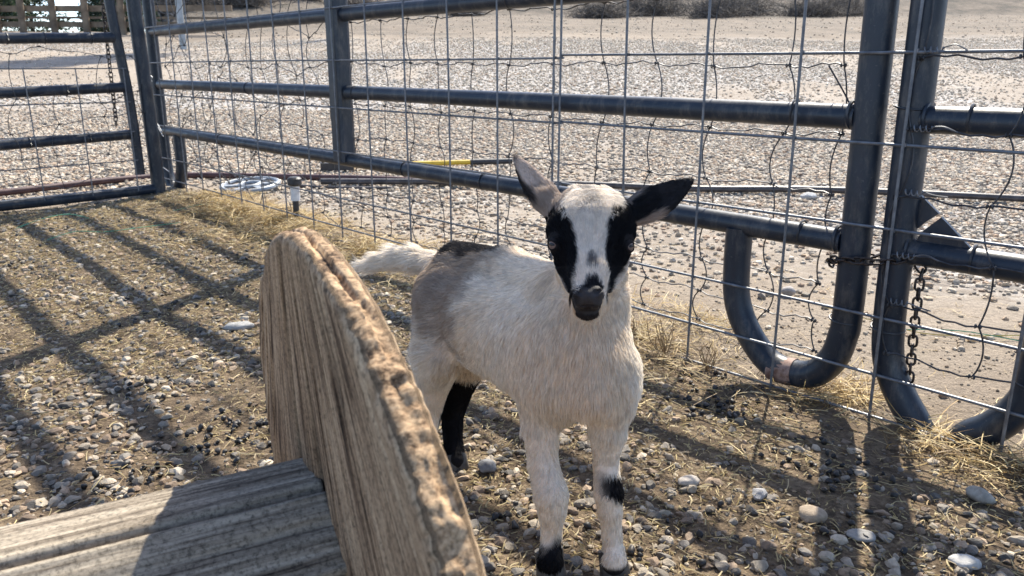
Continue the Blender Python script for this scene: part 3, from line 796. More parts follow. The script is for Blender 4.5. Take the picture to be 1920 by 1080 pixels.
gw = empty("spoked_disc", (-1.20, 3.62, float(ground(-1.2, 3.62))), "flat pale grey spoked metal disc lying on the gravel near the far corner", "metal disc")
c = V(-1.20, 3.62, float(ground(-1.2, 3.62)) + 0.03); ax = V(1, 0, 0.03); ay = V(0, 1, 0.10); 
b = MB(); b.tube([c + ax * 0.125 * cos(a) + ay * 0.125 * sin(a) for a in np.linspace(0, 2 * pi, 36, endpoint=False)], 0.011, 8, closed=True); b.build("rim", M_PALE, gw)
b = MB(); b.tube([c + ax * 0.045 * cos(a) + ay * 0.045 * sin(a) for a in np.linspace(0, 2 * pi, 20, endpoint=False)], 0.012, 8, closed=True); b.build("hub", M_PALE, gw)
for k in range(6):
    a = k * pi / 3 + 0.2; dr = ax * cos(a) + ay * sin(a); sdv = ay * cos(a) - ax * sin(a)
    b = MB(); b.box(c + dr * 0.085, dr * 0.037, sdv * 0.012, V(0, 0, 0.005)); b.build("spoke", M_PALE, gw)

rs = empty("pipe_riser", (-0.79, 2.86, float(ground(-.79, 2.86))), "short black standpipe with white sleeve and round cap beside the fence, above the hay", "standpipe")
b = MB(); b.tube([V(-0.79, 2.86, -0.03), V(-0.788, 2.86, 0.085)], 0.0115, 12); b.build("pipe", M_TIE, rs)
b = MB(); b.tube([V(-0.788, 2.86, 0.083), V(-0.787, 2.86, 0.138)], 0.0165, 14); b.build("sleeve", M_WHITE, rs)
b = MB(); b.tube([V(-0.787, 2.86, 0.136), V(-0.787, 2.86, 0.142), V(-0.787, 2.86, 0.162), V(-0.787, 2.86, 0.168)], [0.020, 0.0255, 0.0255, 0.019], 16); b.build("cap", M_BLK, rs)

def twine(pts, m, label, r=0.0012):
    b = MB(); P_ = [V(x, y, float(ground(x, y)) + h) for x, y, h in pts]
    b.tube(smooth_path(P_, 6), r, 5); o = b.build("twine", m, loc=P_[0]); return props(o, label, "twine", "bits of baling twine")
twine([(-1.72, 2.70, .008), (-1.66, 2.76, .03), (-1.60, 2.82, .034), (-1.55, 2.86, .01)], M_GREEN, "green baling twine loop on the floor below the left gate")
twine([(-1.50, 2.50, .01), (-1.44, 2.56, .024), (-1.36, 2.60, .012), (-1.28, 2.70, .008), (-1.18, 2.78, .012)], M_GREEN, "long green baling twine in the hay below the left corner")
twine([(-1.32, 3.05, .006), (-1.20, 3.12, .012), (-1.08, 3.18, .008), (-0.98, 3.22, .006)], M_GREEN, "green baling twine stretched near the far corner post's foot")
twine([(0.80, 1.62, .006), (0.95, 1.60, .012), (1.08, 1.52, .008), (1.2, 1.50, .008)], M_GREEN, "pale green twine across the dirt beyond the hanging chain")
twine([(0.70, 1.75, .02), (0.80, 1.66, .012), (0.90, 1.58, .01), (1.15, 1.57, .01)], M_YTW, "yellow baling twine across the dirt beyond the right gate post")
twine([(-0.24, 1.09, .006), (-0.235, 1.13, .012), (-0.25, 1.17, .012), (-0.24, 1.22, .006)], M_STEEL, "short pale string on the pen floor behind the grey plank") if False else None

# ------------------------------------------------------------------ wooden spool in the foreground
SC = V(-0.10, 0.4043, 0.2321); sa_, st_ = -0.4683, 0.0616; SR, ST = 0.2321, 0.0195
sn = V(-cos(sa_), sin(sa_), 0); sup = V(0, 0, 1) * cos(st_) + sn * sin(st_); snn = sn * cos(st_) - V(0, 0, 1) * sin(st_); sdd = V(sin(sa_), cos(sa_), 0)
sp = empty("wooden_spool", (SC[0] - 0.15, SC[1] - 0.08, 0), "weathered wooden cable spool lying on its side in front of the kid goat", "cable spool")
def disc(name, off, thick, seed):
    """round board with grooved faces and a rough worn rim; off = offset of the drum side face along the axis"""
    nth = 1200
    th = np.linspace(0, 2 * pi, nth, endpoint=False)
    prof = []                                             # (radius, depth, kind)
    for r_ in np.linspace(0.02, SR - 0.006, 190): prof.append((r_, 0.0, 0))
    e = 0.006
    for a in np.linspace(0, pi / 2, 5)[1:]: prof.append((SR - e + e * sin(a), e * (1 - cos(a)), 1))
    for q_ in np.linspace(0, 1, 9)[1:-1]: prof.append((SR, e + (thick - 2 * e) * q_, 1))
    for a in np.linspace(0, pi / 2, 5): prof.append((SR - e + e * cos(a), thick - e + e * sin(a), 1))
    for r_ in np.linspace(SR - 0.006, 0.02, 30)[1:]: prof.append((r_, thick, 2))
    pr = np.array(prof); R_, Th = np.meshgrid(pr[:, 0], th, indexing='ij'); D_ = np.repeat(pr[:, 1:2], nth, 1); Kd = np.repeat(pr[:, 2:3], nth, 1)
    uc = R_ * np.sin(Th); dc = R_ * np.cos(Th)
    qx, qy = dc - 0.02, 0.34 - uc
    ac = np.arctan2(qx, qy) * 0.26 + 0.006 * (fbm(dc * 9, uc * 9, 0, seed + 77, 2) - .5); al = np.sqrt(qx**2 + qy**2)
    g = fbm(ac * 190, al * 3.0, D_ * 60, seed, 3)
    cr_ = vn(ac * 58, al * 1.6, 0, seed + 3); crack = np.exp(-((cr_ - 0.5) / 0.055)**2) * sstep(.42, .6, vn(ac * 30, al * 5, 0, seed + 6))
    cr2 = vn(ac * 130, al * 3.0, 0, seed + 13); crack = crack + 0.5 * np.exp(-((cr2 - 0.5) / 0.07)**2) * sstep(.5, .7, vn(ac * 50, al * 7, 0, seed + 16))
    face = -(0.0006 * sstep(0.60, 0.36, g) + 0.0036 * np.clip(crack, 0, 1))
    sx_ = Th * SR
    blk = vn(np.cos(Th) * SR * 95, np.sin(Th) * SR * 95, D_ * 110, seed + 40); blk2 = fbm(np.cos(Th) * SR * 260, np.sin(Th) * SR * 260, D_ * 240, seed + 41, 3)
    ring_ = vn(D_ * 230 + 1.2 * vn(Th * 14, D_ * 0, 0, seed + 61), Th * 5, 0, seed + 62); tr_ = vn(Th * SR * 210, D_ * 60, 0, seed + 63)
    rim = 0.0006 * (sstep(0.3, 0.7, blk) - 0.5) + 0.0020 * (blk2 - 0.5) + 0.0017 * (ring_ - .5) + 0.0022 * (tr_ - .5) + 0.0042 * (fbm(np.cos(Th) * 4, np.sin(Th) * 4, 0, seed + 30, 3) - 0.5) - 0.003 * sstep(.6, .8, vn(D_ * 330, Th * 6, 0, seed + 44))
    edge = np.abs(R_ - SR) < 0.02
    Rn = R_ + np.where(Kd == 1, rim, rim * sstep(SR - 0.03, SR - 0.006, R_))
    wear = 0.0015 * sstep(.35, .75, fbm(np.cos(Th) * 45, np.sin(Th) * 45, D_ * 100, seed + 55, 4)) * sstep(SR - 0.012, SR, R_)
    Dn = D_ - np.where(Kd == 0, face, 0) + np.where(Kd == 2, face, 0) + np.where((Kd == 1) & (D_ < thick * 0.5), wear, 0)
    P_ = SC + sdd * (Rn * np.cos(Th))[..., None] + sup * (Rn * np.sin(Th))[..., None] - snn * (Dn + off)[..., None]
    # end grain on the rim: map across = round the rim, along = through the thickness
    isr = (Kd == 1) & (D_ > 0.003) & (D_ < thick - 0.003)
    gc = np.stack([np.where(isr, Th * SR * 0.9 + 3, ac), np.where(isr, D_ * 5 + Th * 0.3, al), D_ * 0.9], -1)
    m_, n_ = R_.shape
    i, j = np.meshgrid(np.arange(m_ - 1), np.arange(n_), indexing='ij'); j2 = (j + 1) % n_
    F_ = np.stack([i * n_ + j, (i + 1) * n_ + j, (i + 1) * n_ + j2, i * n_ + j2], -1).reshape(-1, 4)
    Vv = P_.reshape(-1, 3); G_ = gc.reshape(-1, 3)
    cc_ = np.clip(np.where(Kd == 0, crack, 0), 0, 1)[..., None]; tint_ = np.where(isr, 1.0, 0.0)[..., None]
    cv = (1 - 0.85 * cc_) * np.ones(3) * (1 + tint_ * V(.04, -.02, -.08)) 
    return np_mesh(name, Vv, F_[:, ::-1], M_DISC, sp, smooth=True, vec=G_, col=cv.reshape(-1, 3))
disc("flange", 0.0, ST, 11)
o_ = disc("flange", -0.42, ST, 31)
adir = sn * 1.0 - V(0, 0, 0.012); adir /= np.linalg.norm(adir)
poly = [(.084, .068), (.020, .0805), (-.026, .045), (-.030, -.015), (.0, -.058), (.055, -.066), (.105, -.035), (.118, .025)]
for k in range(8):
    a, c = np.array(poly[k]), np.array(poly[(k + 1) % 8])
    u = c - a; Lw = np.linalg.norm(u); u /= Lw; nrm = np.array([-u[1], u[0]]); 
    mid = (a + c) / 2; cen = np.array([.045, .01])
    if nrm @ (mid - cen) < 0: nrm = -nrm
    nu, nl = 44, 150
    uu = np.linspace(0.0040, Lw - 0.0040, nu); ll = np.linspace(-0.002, 0.4, nl)
    U, L_ = np.meshgrid(uu, ll, indexing='ij')
    g = fbm(U * 150, L_ * 5, k * 3.3, 60 + k, 4); er = np.minimum(U, Lw - U) - 0.0040
    H_ = 0.0016 * (g - 0.5) - 0.0018 * sstep(0.58, 0.70, fbm(U * 90, L_ * 3.5, k, 80 + k, 3)) - 0.003 * (1 - sstep(0, 0.003, er))**2 + 0.0016 * (vn(U * 130 + 0.8 * np.sin(L_ * 9 + k), L_ * 3, k, 7 + k) - .5) 
    def P3(U, L_, H): return SC + sdd * (a[0] + u[0] * U + nrm[0] * H)[..., None] + sup * (a[1] + u[1] * U + nrm[1] * H)[..., None] + adir * L_[..., None]
    topv = P3(U, L_, H_).reshape(-1, 3); botv = P3(U, L_, np.full_like(U, -0.016)).reshape(-1, 3)
    idx = np.arange(nu * nl).reshape(nu, nl); f = []
    q1 = np.stack([idx[:-1, :-1], idx[1:, :-1], idx[1:, 1:], idx[:-1, 1:]], -1).reshape(-1, 4); n_ = nu * nl
    f += q1.tolist() + (q1[:, ::-1] + n_).tolist()
    loop = list(idx[:, 0]) + list(idx[-1, 1:]) + list(idx[-2::-1, -1]) + list(idx[0, -2:0:-1])
    for x in range(len(loop)): p_, r_ = loop[x], loop[(x + 1) % len(loop)]; f.append((p_, p_ + n_, r_ + n_, r_))
    gc = np.concatenate([np.stack([U + k * 0.2, L_, H_ * 0], -1).reshape(-1, 3), np.stack([U + k * 0.2, L_, H_ * 0 - 0.016], -1).reshape(-1, 3)])
    pk = np_mesh("plank", np.vstack([topv, botv]), np.array([q for q in f]) if False else f, M_PLANK, sp, smooth=True, vec=gc)

# ------------------------------------------------------------------ the kid goat
# joints are given as (x, y, depth) of the standing animal and turned into metres here
FPX = 1483.0
_f = V(0, cos(radians(15.6)), -sin(radians(15.6))); _u = V(0, sin(radians(15.6)), cos(radians(15.6)))
def J(x, y, d): return V(0, 0, EYE) + (_f + V(1, 0, 0) * ((x - 960) / FPX) - _u * ((y - 540) / FPX)) * d

class Field:
    """a smooth union of round cones and ellipsoids on a voxel grid"""
    def __init__(self, lo, hi, h):
        self.lo = np.array(lo, float); self.h = h
        self.n = np.ceil((np.array(hi) - self.lo) / h).astype(int) + 1
        self.F = np.full(self.n, 0.05, np.float32)
    def _sub(self, lo, hi):
        a = np.maximum(np.floor((lo - self.lo) / self.h).astype(int), 0); b = np.minimum(np.ceil((hi - self.lo) / self.h).astype(int) + 1, self.n)
        sl = tuple(slice(p, q) for p, q in zip(a, b))
        g = np.meshgrid(*[self.lo[i] + self.h * np.arange(a[i], b[i]) for i in range(3)], indexing='ij')
        return sl, np.stack(g, -1)
    def _join(self, sl, d, k, sub=False):
        F = self.F[sl]; d = d.astype(np.float32)
        if sub:
            h = np.maximum(k - np.abs(-F - d), 0) / k
            self.F[sl] = -(np.minimum(-F, d) - h * h * k / 4)     # max(F, -d) smooth
        else:
            h = np.maximum(k - np.abs(F - d), 0) / k
            self.F[sl] = np.minimum(F, d) - h * h * k / 4
    def cone(self, a, b, ra, rb, k=0.02, sub=False):
        m = max(ra, rb) + k + 0.03
        sl, P_ = self._sub(np.minimum(a, b) - m, np.maximum(a, b) + m)
        ab = b - a; t = np.clip(((P_ - a) @ ab) / (ab @ ab), 0, 1)
        d = np.linalg.norm(P_ - a - t[..., None] * ab, axis=-1) - (ra + (rb - ra) * t)
        self._join(sl, d, k, sub)
    def group(self, cones, kin, k):
        """cones joined with each other first (little swelling), then to the rest"""
        m = max(max(c[2], c[3]) for c in cones) + k + kin + 0.02
        al = np.array([p for c in cones for p in c[:2]])
        sl, P_ = self._sub(al.min(0) - m, al.max(0) + m); D_ = None
        for a, b, ra, rb in cones:
            ab = b - a; t = np.clip(((P_ - a) @ ab) / (ab @ ab), 0, 1)
            d = np.linalg.norm(P_ - a - t[..., None] * ab, axis=-1) - (ra + (rb - ra) * t)
            if D_ is None: D_ = d
            else:
                h = np.maximum(kin - np.abs(D_ - d), 0) / kin; D_ = np.minimum(D_, d) - h * h * kin / 4
        self._join(sl, D_, k)
    def chain(self, pts, rs, k=0.012, kin=0.004):
        self.group([(pts[i], pts[i + 1], rs[i], rs[i + 1]) for i in range(len(pts) - 1)], kin, k)
    def ell(self, c, ax, r, k=0.02, sub=False):
        """ax: 3 orthonormal rows, r: radii along them"""
        ax = np.array(ax); r = np.array(r); m = r.max() + k + 0.02
        sl, P_ = self._sub(c - m, c + m)
        q = (P_ - c) @ ax.T; k0 = np.linalg.norm(q / r, axis=-1); k1 = np.linalg.norm(q / r**2, axis=-1)
        d = k0 * (k0 - 1) / np.maximum(k1, 1e-9)
        self._join(sl, d, k, sub)
    def mesh(self):
        F = self.F; s = F < 0; nx, ny, nz = F.shape
        c = np.zeros((nx - 1, ny - 1, nz - 1), np.int8)
        for i in (0, 1):
            for j in (0, 1):
                for k in (0, 1): c += s[i:nx - 1 + i, j:ny - 1 + j, k:nz - 1 + k]
        act = np.argwhere((c > 0) & (c < 8)); idx = -np.ones(c.shape, np.int64); idx[tuple(act.T)] = np.arange(len(act))
        acc = np.zeros((len(act), 3)); cnt = np.zeros(len(act))
        for ax in range(3):
            for p in (0, 1):
                for q in (0, 1):
                    o = np.zeros(3, int); o[(ax + 1) % 3] = p; o[(ax + 2) % 3] = q; e = o.copy(); e[ax] = 1
                    fa = F[tuple((act + o).T)]; fb = F[tuple((act + e).T)]; m = (fa < 0) != (fb < 0)
                    t = fa[m] / (fa[m] - fb[m]); pt = (act + o)[m].astype(float); pt[:, ax] += t
                    acc[m] += pt; cnt[m] += 1
        v = self.lo + self.h * acc / cnt[:, None]
        faces = []
        for ax in range(3):
            sh = [slice(None)] * 3; sh2 = [slice(None)] * 3; sh[ax] = slice(0, -1); sh2[ax] = slice(1, None)
            a = s[tuple(sh)]; b = s[tuple(sh2)]
            e = np.argwhere(a != b); b1, b2 = (ax + 1) % 3, (ax + 2) % 3
            ok = (e[:, b1] > 0) & (e[:, b2] > 0) & (e[:, b1] < F.shape[b1] - 1) & (e[:, b2] < F.shape[b2] - 1); e = e[ok]
            q = []
            for (p, r_) in ((1, 1), (0, 1), (0, 0), (1, 0)):
                o = e.copy(); o[:, b1] -= p; o[:, b2] -= r_; q.append(idx[tuple(o.T)])
            q = np.stack(q, -1); flip = ~a[tuple(e.T)]
            q[flip] = q[flip][:, ::-1]; faces.append(q)
        return v, np.concatenate(faces)

HX = V(1, 0, 0)
G = Field((-0.30, 0.66, -0.01), (0.26, 1.26, 0.50), 0.0025)
# trunk
G.group([(J(845, 556, 1.085), J(930, 600, 1.0), .050, .060), (J(930, 600, 1.0), J(1062, 650, .89), .060, .058), (J(1062, 650, .89), J(1106, 676, .858), .055, .042),
         (J(862, 500, 1.085), J(950, 517, 1.0), .034, .033), (J(950, 517, 1.0), J(1052, 556, .915), .033, .036), (J(1052, 560, .91), J(1100, 600, .875), .034, .038),
         (J(935, 642, 1.0), J(1045, 708, .885), .042, .044), (J(1050, 715, .88), J(1112, 742, .838), .042, .026), (J(1058, 680, .876), J(1040, 745, .886), .034, .030), (J(1154, 690, .868), J(1146, 745, .866), .026, .025),
         (J(850, 590, 1.07), J(880, 620, 1.04), .044, .046)], .016, .02)
# neck
G.group([(J(1102, 650, .870), J(1116, 560, .866), .040, .0315), (J(1116, 560, .866), J(1112, 450, .874), .0315, .033), (J(1114, 700, .852), J(1119, 630, .856), .031, .026)], .014, .022)
# head
G.ell(J(1108, 410, .862), [HX, _u, _f], (.0445, .034, .042), .016)
G.group([(J(1108, 424, .838), J(1104, 505, .806), .0320, .0185), (J(1104, 505, .806), J(1101, 552, .787), .0185, .0140),
         (J(1058, 440, .846), J(1065, 480, .838), .0180, .0135), (J(1158, 443, .846), J(1149, 482, .838), .0180, .0135),
         (J(1132, 492, .856), J(1106, 566, .806), .0250, .0110), (J(1084, 492, .856), J(1095, 566, .806), .0250, .0110)], .011, .012)
G.ell(J(1101, 556, .788), [HX, _u, _f], (.0135, .0130, .0115), .006)     # muzzle core
G.ell(J(1101, 582, .799), [HX, _u, _f], (.0105, .0065, .0095), .006)     # chin core
G.cone(J(1082, 380, .848), J(1083, 372, .850), .009, .008, .012)        # horn buds
G.cone(J(1142, 382, .848), J(1142, 374, .850), .009, .008, .012)
EY = [J(1046, 459, .8350), J(1170, 462, .8355)]
for sx, c in zip((-1, 1), EY):
    G.ell(c - HX * sx * 0.002, [HX, _u, _f], (.0120, .0110, .0125), .006)
    G.ell(c + HX * sx * 0.0050 - _f * 0.0055, [HX, _u, _f], (.0080, .0062, .0080), .003, sub=True)
# ears: long leaves with a hollow front
def ear(base, tip, width, normal, bend, sag=0.0):
    ax = tip - base; L = np.linalg.norm(ax); ax /= L; nn_ = normal - ax * (normal @ ax); nn_ /= np.linalg.norm(nn_); sd = np.cross(ax, nn_)
    n = 11
    for i in range(n):
        t = (i + .5) / n; w_ = width * (sin(pi * min(t * 0.84 + 0.15, 1))**0.75)
        c = base + ax * L * t + sd * bend * sin(pi * t)
        G.ell(c, [ax, sd, nn_], (L / n * 1.25, w_, .0036 + 0.004 * (1 - t)), .006)
        if 0 < i < n - 1: G.ell(c + nn_ * (.0068 + 0.002 * (1 - t)), [ax, sd, nn_], (L / n * 1.2, w_ * 0.66, .0048), .004, sub=True)
    G.cone(base - ax * 0.010, base + ax * 0.020, .0125, .0105, .012)
EB = [J(1048, 400, .870), J(1176, 404, .870)]; ET = [J(968, 296, .875), J(1293, 341, .865)]
ear(EB[0], ET[0], .0152, -_f + V(.45, 0, 0.0), -.002)
ear(EB[1], ET[1], .0180, -_f + V(-.30, 0, 0.0), .002)
# legs
fr = [J(1018, 715, .890), J(1014, 795, .888), J(1018, 868, .882), J(1033, 930, .868), J(1035, 955, .870), J(1034, 1000, .876), J(1032, 1030, .874), J(1032, 1052, .868)]
G.chain(fr, [.030, .0212, .0165, .0184, .0155, .0110, .0112, .0142], .010)
fl = [J(1144, 720, .862), J(1139, 800, .872), J(1136, 868, .886), J(1141, 925, .882), J(1143, 955, .884), J(1147, 1000, .892), J(1150, 1030, .892), J(1151, 1054, .886)]
G.chain(fl, [.030, .0212, .0138, .0155, .0132, .0110, .0114, .0145], .010)
hl = [J(905, 590, 1.085), J(888, 660, 1.09), J(868, 710, 1.125), J(850, 762, 1.150), J(848, 795, 1.148), J(850, 840, 1.140), J(853, 862, 1.132)]
G.chain(hl, [.042, .032, .0215, .0185, .0145, .0135, .0155], .014)
hr = [J(842, 580, 1.05), J(824, 655, 1.045), J(812, 715, 1.085), J(800, 775, 1.11), J(797, 820, 1.10), J(797, 868, 1.085), J(800, 888, 1.075)]
G.chain(hr, [.046, .036, .0245, .0205, .0150, .0140, .0155], .016)
# tail
tl_ = [J(812, 498, 1.135), J(785, 487, 1.15), J(752, 484, 1.16), J(718, 489, 1.165), J(696, 498, 1.17), J(682, 494, 1.17)]
G.chain(tl_, [.020, .0155, .0135, .0100, .0060, .0022], .012)
gv, gf_ = G.mesh()
# relax the surface a little
def neighbours(nv, f):
    e = np.concatenate([f[:, [0, 1]], f[:, [1, 2]], f[:, [2, 3]], f[:, [3, 0]]]); return np.concatenate([e, e[:, ::-1]])
ee = neighbours(len(gv), gf_); deg = np.bincount(ee[:, 0], minlength=len(gv))[:, None]
for it in range(3):
    s_ = np.stack([np.bincount(ee[:, 0], weights=gv[ee[:, 1], k], minlength=len(gv)) for k in range(3)], -1) / deg
    gv = gv + 0.5 * (s_ - gv)
gn = np.zeros_like(gv)
fn = np.cross(gv[gf_[:, 2]] - gv[gf_[:, 0]], gv[gf_[:, 3]] - gv[gf_[:, 1]])
for k in range(4):
    for a in range(3): gn[:, a] += np.bincount(gf_[:, k], weights=fn[:, a], minlength=len(gv))
gn /= np.linalg.norm(gn, axis=1, keepdims=True) + 1e-12

# --- coat colours from anatomy
def dseg(P_, a, b):
    ab = b - a; t = np.clip(((P_ - a) @ ab) / (ab @ ab), 0, 1); return np.linalg.norm(P_ - a - t[:, None] * ab, axis=1), t
HO = J(1107, 462, .82)                                    # between the eyes
def headco(P_):
    q = P_ - HO; sc_ = .82 / FPX
    return q[:, 0] / sc_, -(q @ _u) / sc_, q @ _f          # right, down (in 0.55 mm steps), away from the face
WHITE = V(0.95, 0.87, 0.75); CREAM = V(0.94, 0.81, 0.64); GREY = V(0.38, 0.30, 0.235); BLACK = V(0.012, 0.012, 0.014); PINK = V(0.42, 0.26, 0.21)
def coat(P_, N_=None):
    n = len(P_); c = np.tile(WHITE, (n, 1))
    jt = (fbm(P_[:, 0] * 70, P_[:, 1] * 70, P_[:, 2] * 70, 90, 3) - 0.5)
    def put(col, m): nonlocal c; m = np.clip(m, 0, 1)[:, None]; c = c * (1 - m) + col * m
    put(CREAM, 0.55 * sstep(0.42, 0.62, fbm(P_[:, 0] * 9, P_[:, 1] * 9, P_[:, 2] * 9, 95, 2)))
    # throat and chest: warm cream
    d, t = dseg(P_, J(1118, 590, .80), J(1120, 800, .80)); put(CREAM * V(.99, .96, .92), 0.6 * sstep(.07, .02, d))
    # rump saddle
    d, t = dseg(P_, J(826, 500, 1.05), J(880, 505, 1.03)); put(GREY, 0.90 * sstep(.092, .034, d + jt * 0.05))
    d, t = dseg(P_, J(800, 540, 1.06), J(850, 590, 1.00)); put(GREY * 1.15, 0.85 * sstep(.068, .018, d + jt * 0.05))
    d, t = dseg(P_, J(780, 560, 1.08), J(790, 640, 1.09)); put(GREY * V(1.05, 1.05, 1.05), 0.85 * sstep(.050, .028, d + jt * 0.02))
    d, t = dseg(P_, J(846, 449, 1.09), J(940, 462, 1.01)); put(BLACK * 1.8, 0.96 * sstep(.033, .022, d + jt * 0.022))
    # tail: white end, grey root
    d, t = dseg(P_, J(770, 487, 1.15), J(677, 494, 1.17)); put(WHITE, sstep(.045, .03, d) * sstep(-0.01, 0.16, t))
    # legs
    z = P_[:, 2] - 0.0
    d, t = dseg(P_, hl[1], hl[6]); dr_, tr = dseg(P_, hr[1], hr[6])
    lm = sstep(.060, .045, d) * (d < dr_ - 0.004)
    put(BLACK, lm * sstep(J(0, 688, 1.12)[2] + .006, J(0, 688, 1.12)[2] - .010, z + jt * 0.03))
    d, t = dseg(P_, fl[1], fl[6]); m = (d < .034)
    put(BLACK, m * sstep(.010, .004, np.abs(z - J(0, 920, .87)[2] + (P_[:, 0] - .12) * 0.35) - .003 + jt * 0.010) * sstep(.090, .108, P_[:, 0] + jt * 0.02))
    put(BLACK * 1.5, m * sstep(.020, .012, z + jt * 0.012))
    d, t = dseg(P_, fr[2], fr[6]); m = (d < .034)
    put(BLACK, m * sstep(.062, .046, z + jt * 0.02 + np.abs(P_[:, 0] - 0.048) * 0.7) * 1.0)
    d, t = dseg(P_, hr[2], hr[6]); put(BLACK, (d < .034) * sstep(.03, .02, z + jt * .01))
    # head
    u, v, w_ = headco(P_); hm = (v > -115) & (v < 150) & (np.abs(u) < 100) & (w_ < np.interp(v, [-115, 0, 40, 80, 98, 150], [.085, .06, .035, .010, -.014, -.020]))
    ju = jt * 16
    put(WHITE * V(.98, .98, 1.0), hm * 0.9)
    pu = u + 2
    # black stripes: over the eyes, narrowing to the corners of the mouth
    cen = np.interp(v, [-75, -40, 0, 25, 60, 85, 110], [66, 60, 56, 52, 41, 36, 33])
    wid = np.interp(v, [-85, -70, -40, -5, 20, 45, 62, 85, 110], [8, 19, 29, 32, 29, 17, 8, 4, 6])
    hi = np.abs(np.abs(pu) - cen) - wid + ju * 0.5
    outer = np.abs(pu) > cen
    hi = np.where(outer & (v < 12), hi - 18, hi)
    put(BLACK, hm * sstep(4, -4, hi) * (w_ < np.interp(v, [10, 60, 85, 110], [0.05, 0.03, 0.015, -0.004])))
    put(GREY * 0.9, 0.55 * hm * sstep(14, 0, hi) * sstep(-4, 2, hi) * outer * (v > 0))
    # bridge smudge and muzzle
    put(V(.05, .05, .07), 0.8 * hm * sstep(12, 4, np.abs(pu) + ju) * sstep(16, 6, np.abs(v - 30)) * (w_ < .02))
    put(BLACK * 1.6, hm * sstep(6, -4, np.abs(pu) - np.interp(v, [52, 62, 74, 84, 96], [2, 8, 14, 23, 30]) + ju * 0.5) * sstep(50, 58, v + ju) * (w_ < np.where(v < 88, .012, -.012)))
    put(V(.040, .036, .037), hm * sstep(4, -4, np.abs(pu + 2) - np.interp(v, [80, 96, 112, 128, 138], [20, 36, 37, 26, 14])) * sstep(84, 92, v) * (w_ < -.012) * sstep(140, 136, v))
    # poll: greyish tousled crown
    put(V(.22, .19, .165), 0.5 * hm * sstep(18, 6, np.abs(u - 2) + ju) * sstep(-62, -80, v + ju) * (v > -115))
    # ears
    for k in (0, 1):
        d, t = dseg(P_, EB[k], ET[k]); q = P_ - EB[k]; m = (d < .034) & (t > 0.02)
        ax = ET[k] - EB[k]; ax /= np.linalg.norm(ax); sd = _u - ax * (_u @ ax); sd /= np.linalg.norm(sd); sv = q @ sd
        if k == 0:
            put(V(.52, .43, .36), m * 1.0); put(V(.035, .032, .032), m * sstep(-.0065, -.0105, sv + jt * .006) * sstep(.10, .35, t)); put(V(.12, .10, .09), m * sstep(.90, 1.0, t) * .8)
        else:
            put(V(.020, .020, .023), m * sstep(0.0, 0.12, t)); put(V(.50, .40, .33), m * sstep(-.010, -.0135, sv + jt * .006) * sstep(.55, .35, t)); put(V(.40, .34, .30), m * sstep(.010, .014, sv) * sstep(.40, .2, t) * 0.8)
    return np.clip(c, 0.006, 0.95)

goat = np_mesh("kid_goat", gv, gf_, M_SKIN, smooth=True, col=coat(gv) * V(.93, .86, .82), loc=V(0.0, 0.88, 0.0))
props(goat, "cream white kid goat with black eye stripes standing behind the wooden spool, facing the viewer", "goat")

# eyes
def m_eye():
    m, nt, b = mat("goat eye"); a = attr(nt, "gc").outputs["Vector"]
    sp_ = N(nt, "ShaderNodeSeparateXYZ"); nt.links.new(a, sp_.inputs[0])
    # slit pupil across, pale iris, dark rim
    ax = math_(nt, 'DIVIDE', sp_.outputs[0], 0.0050); ay = math_(nt, 'DIVIDE', sp_.outputs[1], 0.0015)
    e = math_(nt, 'ADD', math_(nt, 'POWER', math_(nt, 'ABSOLUTE', ax), 4), math_(nt, 'POWER', math_(nt, 'ABSOLUTE', ay), 2))
    r = math_(nt, 'SQRT', math_(nt, 'ADD', math_(nt, 'MULTIPLY', sp_.outputs[0], sp_.outputs[0]), math_(nt, 'MULTIPLY', sp_.outputs[1], sp_.outputs[1])))
    iris = ramp(nt, math_(nt, 'MULTIPLY', r, 120), [(0.0, (0.13, 0.09, 0.07)), (0.60, (0.17, 0.12, 0.10)), (0.74, (0.07, 0.045, 0.04)), (0.86, (0.02, 0.015, 0.015))])
    c = mix(nt, math_(nt, 'LESS_THAN', e, 1.0), iris, (0.012, 0.012, 0.016))
    nt.links.new(c, b.inputs["Base Color"]); b.inputs["Roughness"].default_value = 0.22
    b.inputs["Specular IOR Level"].default_value = 0.2
    return m
M_EYE = m_eye()
EYEO = {}
for sx, c in zip((-1, 1), EY):
    v0, f0 = ico(4); out = -_f * 0.62 + HX * sx * 0.78 + V(0, 0, 0.04); out /= np.linalg.norm(out)
    xx = np.cross(V(0, 0, 1), out); xx /= np.linalg.norm(xx); yy = np.cross(out, xx)
    vv = v0[:, :1] * xx + v0[:, 1:2] * yy + v0[:, 2:3] * out
    gcv = np.stack([v0[:, 0] * .0088, v0[:, 1] * .0088, v0[:, 2] * 0], -1)
    EYEO[sx] = np_mesh("eye", vv * .0088 + c + HX * sx * 0.0012 - _f * 0.0010, f0, M_EYE, goat, smooth=True, vec=gcv)
